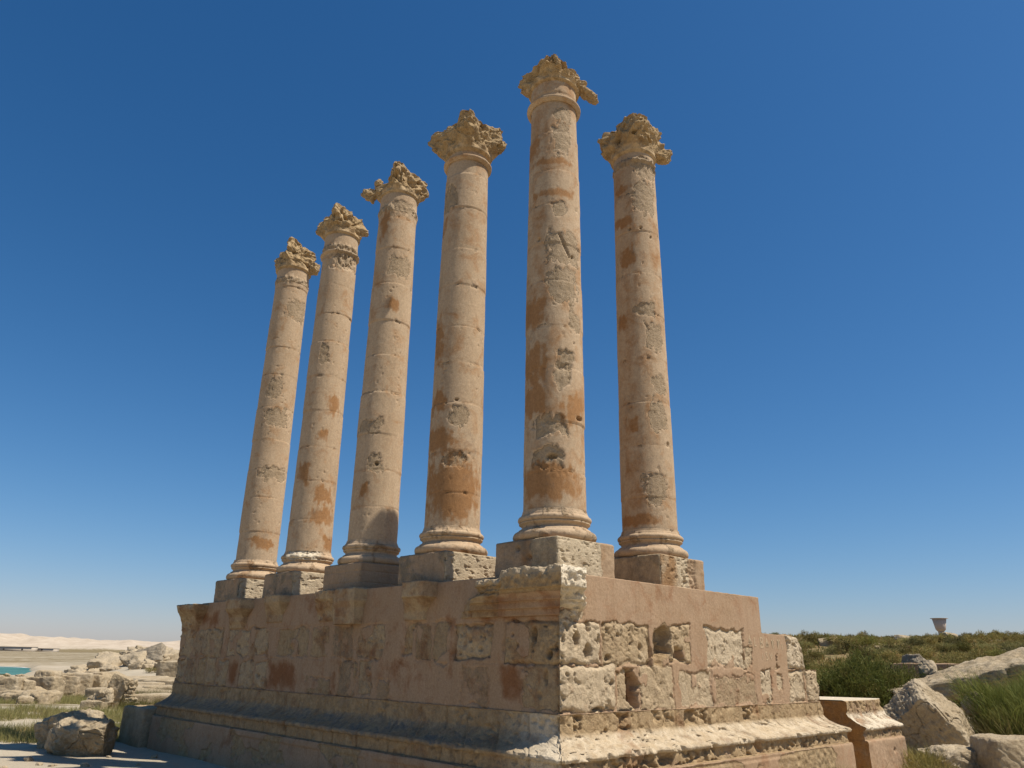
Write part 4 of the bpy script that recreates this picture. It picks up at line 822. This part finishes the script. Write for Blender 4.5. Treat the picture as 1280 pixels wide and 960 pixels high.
def bush(name, loc, rx, ry, h, nst, nlf, mat, seed, label, ll=(.06,.14), lw=.014, upb=.35, stem_mat=None, cat='bush', lean=.0, lumps=9):
    rs = np.random.RandomState(seed)
    root = empty(name, loc); tag(root, label, cat)
    # lumps of foliage give an uneven outline
    lc = []
    for i in range(lumps):
        a = rs.rand()*6.28; r = rs.rand()**.6; lc.append((math.cos(a)*rx*r*.75, math.sin(a)*ry*r*.75, h*(.3+.55*rs.rand()*(1-.5*r)), .25+.25*rs.rand()))
    lc = np.array(lc)
    idx = rs.randint(0, lumps, nst); dr = rs.normal(size=(nst,3)); dr /= np.linalg.norm(dr,axis=1)[:,None]; rr = rs.rand(nst)**.35
    C = lc[idx,:3]+dr*(rr*lc[idx,3])[:,None]*np.array([rx,ry,h*.9])*1.1; C[:,2] = np.maximum(C[:,2], .03)
    # twigs toward the clump centres
    per = nlf//nst; base = np.repeat(C,per,0); out = base-np.repeat(lc[idx,:3]*np.array([.5,.5,.2]),per,0); out /= np.linalg.norm(out,axis=1)[:,None]+1e-6
    d = out*.6+rs.normal(size=base.shape)*.45+np.array([0,0,upb]); d /= np.linalg.norm(d,axis=1)[:,None]
    base = base+rs.normal(size=base.shape)*.06*np.array([rx,ry,h])
    L = rs.uniform(ll[0],ll[1],len(base)); V, F, st = blades(base, d, L, np.full(len(base),lw)*rs.uniform(.6,1.4,len(base)), rs, .25, 2)
    tint = np.repeat(rs.rand(nst),per); dry = np.repeat((rs.rand(nst)<.5).astype(float),per)*(1.3-base[:,2]/h)
    M = mk(np.repeat(tint,st), np.repeat(np.clip(dry,0,1),st), 0, 0)
    link('foliage', raw_mesh('foliage', V, F, M), mat, root)
    nb = max(20, nst//6); ii = rs.randint(0,nst,nb); tip = C[ii]; b0 = np.stack([rs.normal(size=nb)*.15*rx, rs.normal(size=nb)*.15*ry, np.full(nb,-.05)],1)
    dd = tip-b0; Ls = np.linalg.norm(dd,axis=1); V, F, st = blades(b0, dd/Ls[:,None], Ls, np.full(nb,.03), rs, .06, 4)
    link('stems', raw_mesh('stems', V, F, mk(np.zeros(len(V)))), M_wood, root)
    return root
M_wood, t, b = new_mat('twig_wood'); b.inputs['Base Color'].default_value = (.12,.08,.045,1)
M_bush = leaf_mat('bush_foliage', (.13,.15,.03), (.22,.22,.05), (.27,.15,.06))
bush('bush', (17.4,3.45,-2.7), 1.95, 1.5, 1.95, 1300, 62000, M_bush, 1, 'wide dark green bush behind the pedestal, right of the podium', ll=(.08,.2), lw=.02, lumps=16)
bush('bush', (15.2,4.9,-2.7), 1.3, 1.2, 1.35, 400, 14000, M_scrub, 2, 'yellow-green bush between the podium end and the dark bush', ll=(.07,.15), lw=.018)
def reeds(loc, rx, ry, h, n, seed, label):
    rs = np.random.RandomState(seed); root = empty('reed_clump', loc); tag(root, label, 'reeds')
    nc = 34; ca_ = rs.rand(nc)*6.28; cr_ = np.sqrt(rs.rand(nc)); cl = rs.normal(size=(nc,2))*.25; ch = .65+.5*rs.rand(nc)
    ci = rs.randint(0,nc,n); a = rs.rand(n)*6.28; r = cr_[ci]; up_ = rs.rand(n)
    base = np.stack([np.cos(ca_[ci])*rx*r, np.sin(ca_[ci])*ry*r, 0*r],1)+rs.normal(size=(n,3))*np.array([.2,.2,0]); base[:,2] = up_*h*.6*ch[ci]; base[:,:2] += cl[ci]*base[:,2:3]
    d = np.stack([np.cos(ca_[ci])*r*.3+cl[ci,0], np.sin(ca_[ci])*r*.3+cl[ci,1], np.ones(n)],1)+rs.normal(size=(n,3))*.36; d /= np.linalg.norm(d,axis=1)[:,None]
    hm = (1-.35*r**2)*ch[ci]
    V, F, st = blades(base, d, rs.uniform(.3,.6,n)*h*hm*.8, rs.uniform(.008,.018,n), rs, .22, 3)
    M = mk(np.repeat(rs.rand(n),st), np.repeat(np.clip(1.3-base[:,2]/h*3,0,1),st), 0, 0)
    link('foliage', raw_mesh('reeds', V, F, M), M_reed, root)
    k = n//8; b0 = base[:k].copy(); b0[:,2] = -.1; V, F, st = blades(b0, d[:k], np.full(k,h*.6), np.full(k,.014), rs, .08, 3)
    link('stems', raw_mesh('stems', V, F, mk(np.repeat(rs.rand(k),st), 1, 0, 0)), M_dry, root)
reeds((15.05,-1.8,-2.95), 1.3, 1.2, 2.0, 30000, 5, 'tall green reeds with brown stems at the right edge behind the big square block')
reeds((16.6,-2.9,-2.8), 1.5, 1.1, 1.7, 9000, 6, 'shorter reeds farther right, partly cut by the photo edge')
# small weeds
def weed(loc, r, h, n, seed, label, mat=M_scrub):
    rs = np.random.RandomState(seed); a = rs.rand(n)*6.28; q = np.sqrt(rs.rand(n))*r; base = np.stack([np.cos(a)*q, np.sin(a)*q, rs.rand(n)*h*.5],1)
    d = np.stack([np.cos(a)*.6, np.sin(a)*.6, np.ones(n)],1)+rs.normal(size=(n,3))*.4; d /= np.linalg.norm(d,axis=1)[:,None]
    V, F, st = blades(base, d, rs.uniform(.25,.6,n)*h, rs.uniform(.006,.014,n), rs, .3, 2)
    o = link('weed', raw_mesh('weed', V, F, mk(np.repeat(rs.rand(n),st), np.repeat(rs.rand(n),st)*.7, 0, 0)), mat); o.location = loc; tag(o, label, 'weed'); return o
weed((6.0,-.95,-3.0), .55, .42, 1500, 11, 'tuft of green weeds at the foot of the podium near its right end')
weed((9.9,-.55,-3.0), .5, .5, 1600, 12, 'scrubby weeds growing over the flat broken slab by the pedestal')
weed((9.2,-1.0,-3.0), .5, .3, 900, 13, 'low weeds in front of the pedestal at the bottom edge')
weed((2.9,21.3,-3.0), .8, .6, 1800, 14, 'green weeds at the right foot of the leaning slab', M_green)
weed((.6,14.6,-3.0), .6, .5, 1200, 15, 'dark green weeds between the podium end block and the grass', M_green)
weed((5.6,26.5,-3.0), 1.6, .7, 2500, 16, 'yellow-green weeds in front of the flat slabs beyond the podium', M_dry)

# hillside shrubs: variants copied as individual things
def shrub_proto(seed, mat):
    rs = np.random.RandomState(seed); nst = 230; per = 16
    lc = rs.normal(size=(7,3))*np.array([.5,.5,.15])+np.array([0,0,.4]); idx = rs.randint(0,7,nst); dr = rs.normal(size=(nst,3)); dr /= np.linalg.norm(dr,axis=1)[:,None]
    C = lc[idx]+dr*.42*(rs.rand(nst)**.4)[:,None]*np.array([1,1,.8]); C[:,2] = np.maximum(C[:,2],.02); base = np.repeat(C,per,0)+rs.normal(size=(nst*per,3))*.06
    d = rs.normal(size=base.shape)*.6+np.array([0,0,.5])+base*.4; d /= np.linalg.norm(d,axis=1)[:,None]
    V, F, st = blades(base, d, rs.uniform(.07,.17,len(base)), rs.uniform(.018,.04,len(base)), rs, .2, 1)
    me = raw_mesh('shrub', V, F, mk(np.repeat(np.repeat(rs.rand(nst),per),st), np.repeat(np.repeat(rs.rand(nst)<.35,per),st)*.9, 0, 0)); me.materials.append(mat); return me
SP = [shrub_proto(500+i, [M_scrub, M_green, M_scrub, M_dry, M_scrub][i]) for i in range(5)]
rs = np.random.RandomState(9); cnt = 0
while cnt < 280:
    D = 30+115*rs.rand()**1.1; uu = rs.uniform(.28,.80)
    if D < 38 and uu < .5: continue
    x, y = wxy(D, D*uu); zg = gz(x, y)
    if abs(x-31.2) < 2.5 and abs(y-4.4) < 4: continue
    s = rs.uniform(.45,1.25)*(1.0 if D < 60 else (1.1 if D < 100 else .75))
    if rs.rand() < .05 and D < 100: s *= 1.6
    o = bpy.data.objects.new('shrub', SP[rs.choice(5,p=[.25,.12,.25,.20,.18])]); col.objects.link(o); o.location = (x,y,zg-.08*s); o.scale = (s*1.15,s*1.15,s*rs.uniform(.75,1.15)); o.rotation_euler = (0,0,rs.rand()*6)
    tag(o, 'low green-brown shrub on the hillside right of the podium', 'shrub', 'shrubs covering the hillside'); cnt += 1
rs = np.random.RandomState(19)
for i in range(36):
    D = rs.uniform(46,110); uu = rs.uniform(-.66,-.42); x, y = wxy(D, D*uu); s = rs.uniform(.4,1.0)
    o = bpy.data.objects.new('shrub', SP[[0,3,2][i%3]]); col.objects.link(o); o.location = (x,y,gz(x,y)-.05); o.scale = (s*1.3,s*1.3,s*.6); o.rotation_euler = (0,0,rs.rand()*6)
    tag(o, 'small dry shrub among the stones between the ruined wall and the shore', 'shrub', 'dry shrubs near the shore')
# ground cover on the hill (stuff)
def cover(name, n, gen, hgt, wid, mat, label, seed, lean=.25):
    rs = np.random.RandomState(seed); x, y = gen(rs, n); z = height(x, y); n = len(x)
    base = np.stack([x,y,z-.01],1); d = rs.normal(size=(n,3))*lean+np.array([0,0,1]); d /= np.linalg.norm(d,axis=1)[:,None]
    V, F, st = blades(base, d, rs.uniform(.5,1.2,n)*hgt(x,y), wid(x,y), rs, .3, 1)
    M = mk(np.repeat(rs.rand(n),st), np.repeat(sst(-.1,.3,fbm(x*.3,y*.3,0*x,3)),st), 0, 0)
    tag(link(name, raw_mesh(name, V, F, M), mat), label, 'grass', kind='stuff')
def gen_hill(rs, n):
    D = 26+124*rs.rand(n)**.9; u = rs.uniform(.25,.82,n); x, y = wxy(D, D*u); k = fbm(x*.12,y*.12,0*x,3)+.35*noise3(x*.6,y*.6,0*x) > .02; k &= ~((D < 33) & (u < .42)); return x[k], y[k]
cover('scrub_cover', 60000, gen_hill, lambda x,y: .18+.0022*np.hypot(x-CAM[0],y-CAM[1]), lambda x,y: .02+.0016*np.hypot(x-CAM[0],y-CAM[1]), M_scrub, 'low scrub and dry grass covering the hillside', 21)
def gen_left(rs, n):
    p = rs.uniform(18.5,43,n); q = -p*.70+rs.rand(n)*p*.30; x, y = wxy(p, q)
    f = fbm(x*.35+3,y*.35,0*x,3)
    k = (f > -.32)&(np.abs(q/p+.56)+np.clip(.13-f*.5,0,1)*.4 < .14)
    k2 = ~((((x-.9)/2.2)**2+((y-23.8)/2.8)**2) < 1)
    return x[k&k2], y[k&k2]
cover('bank_grass', 150000, gen_left, lambda x,y: .24+0*x, lambda x,y: .011+0*x, M_dry, 'yellow-green grass on the bank left of the podium', 22, .35)
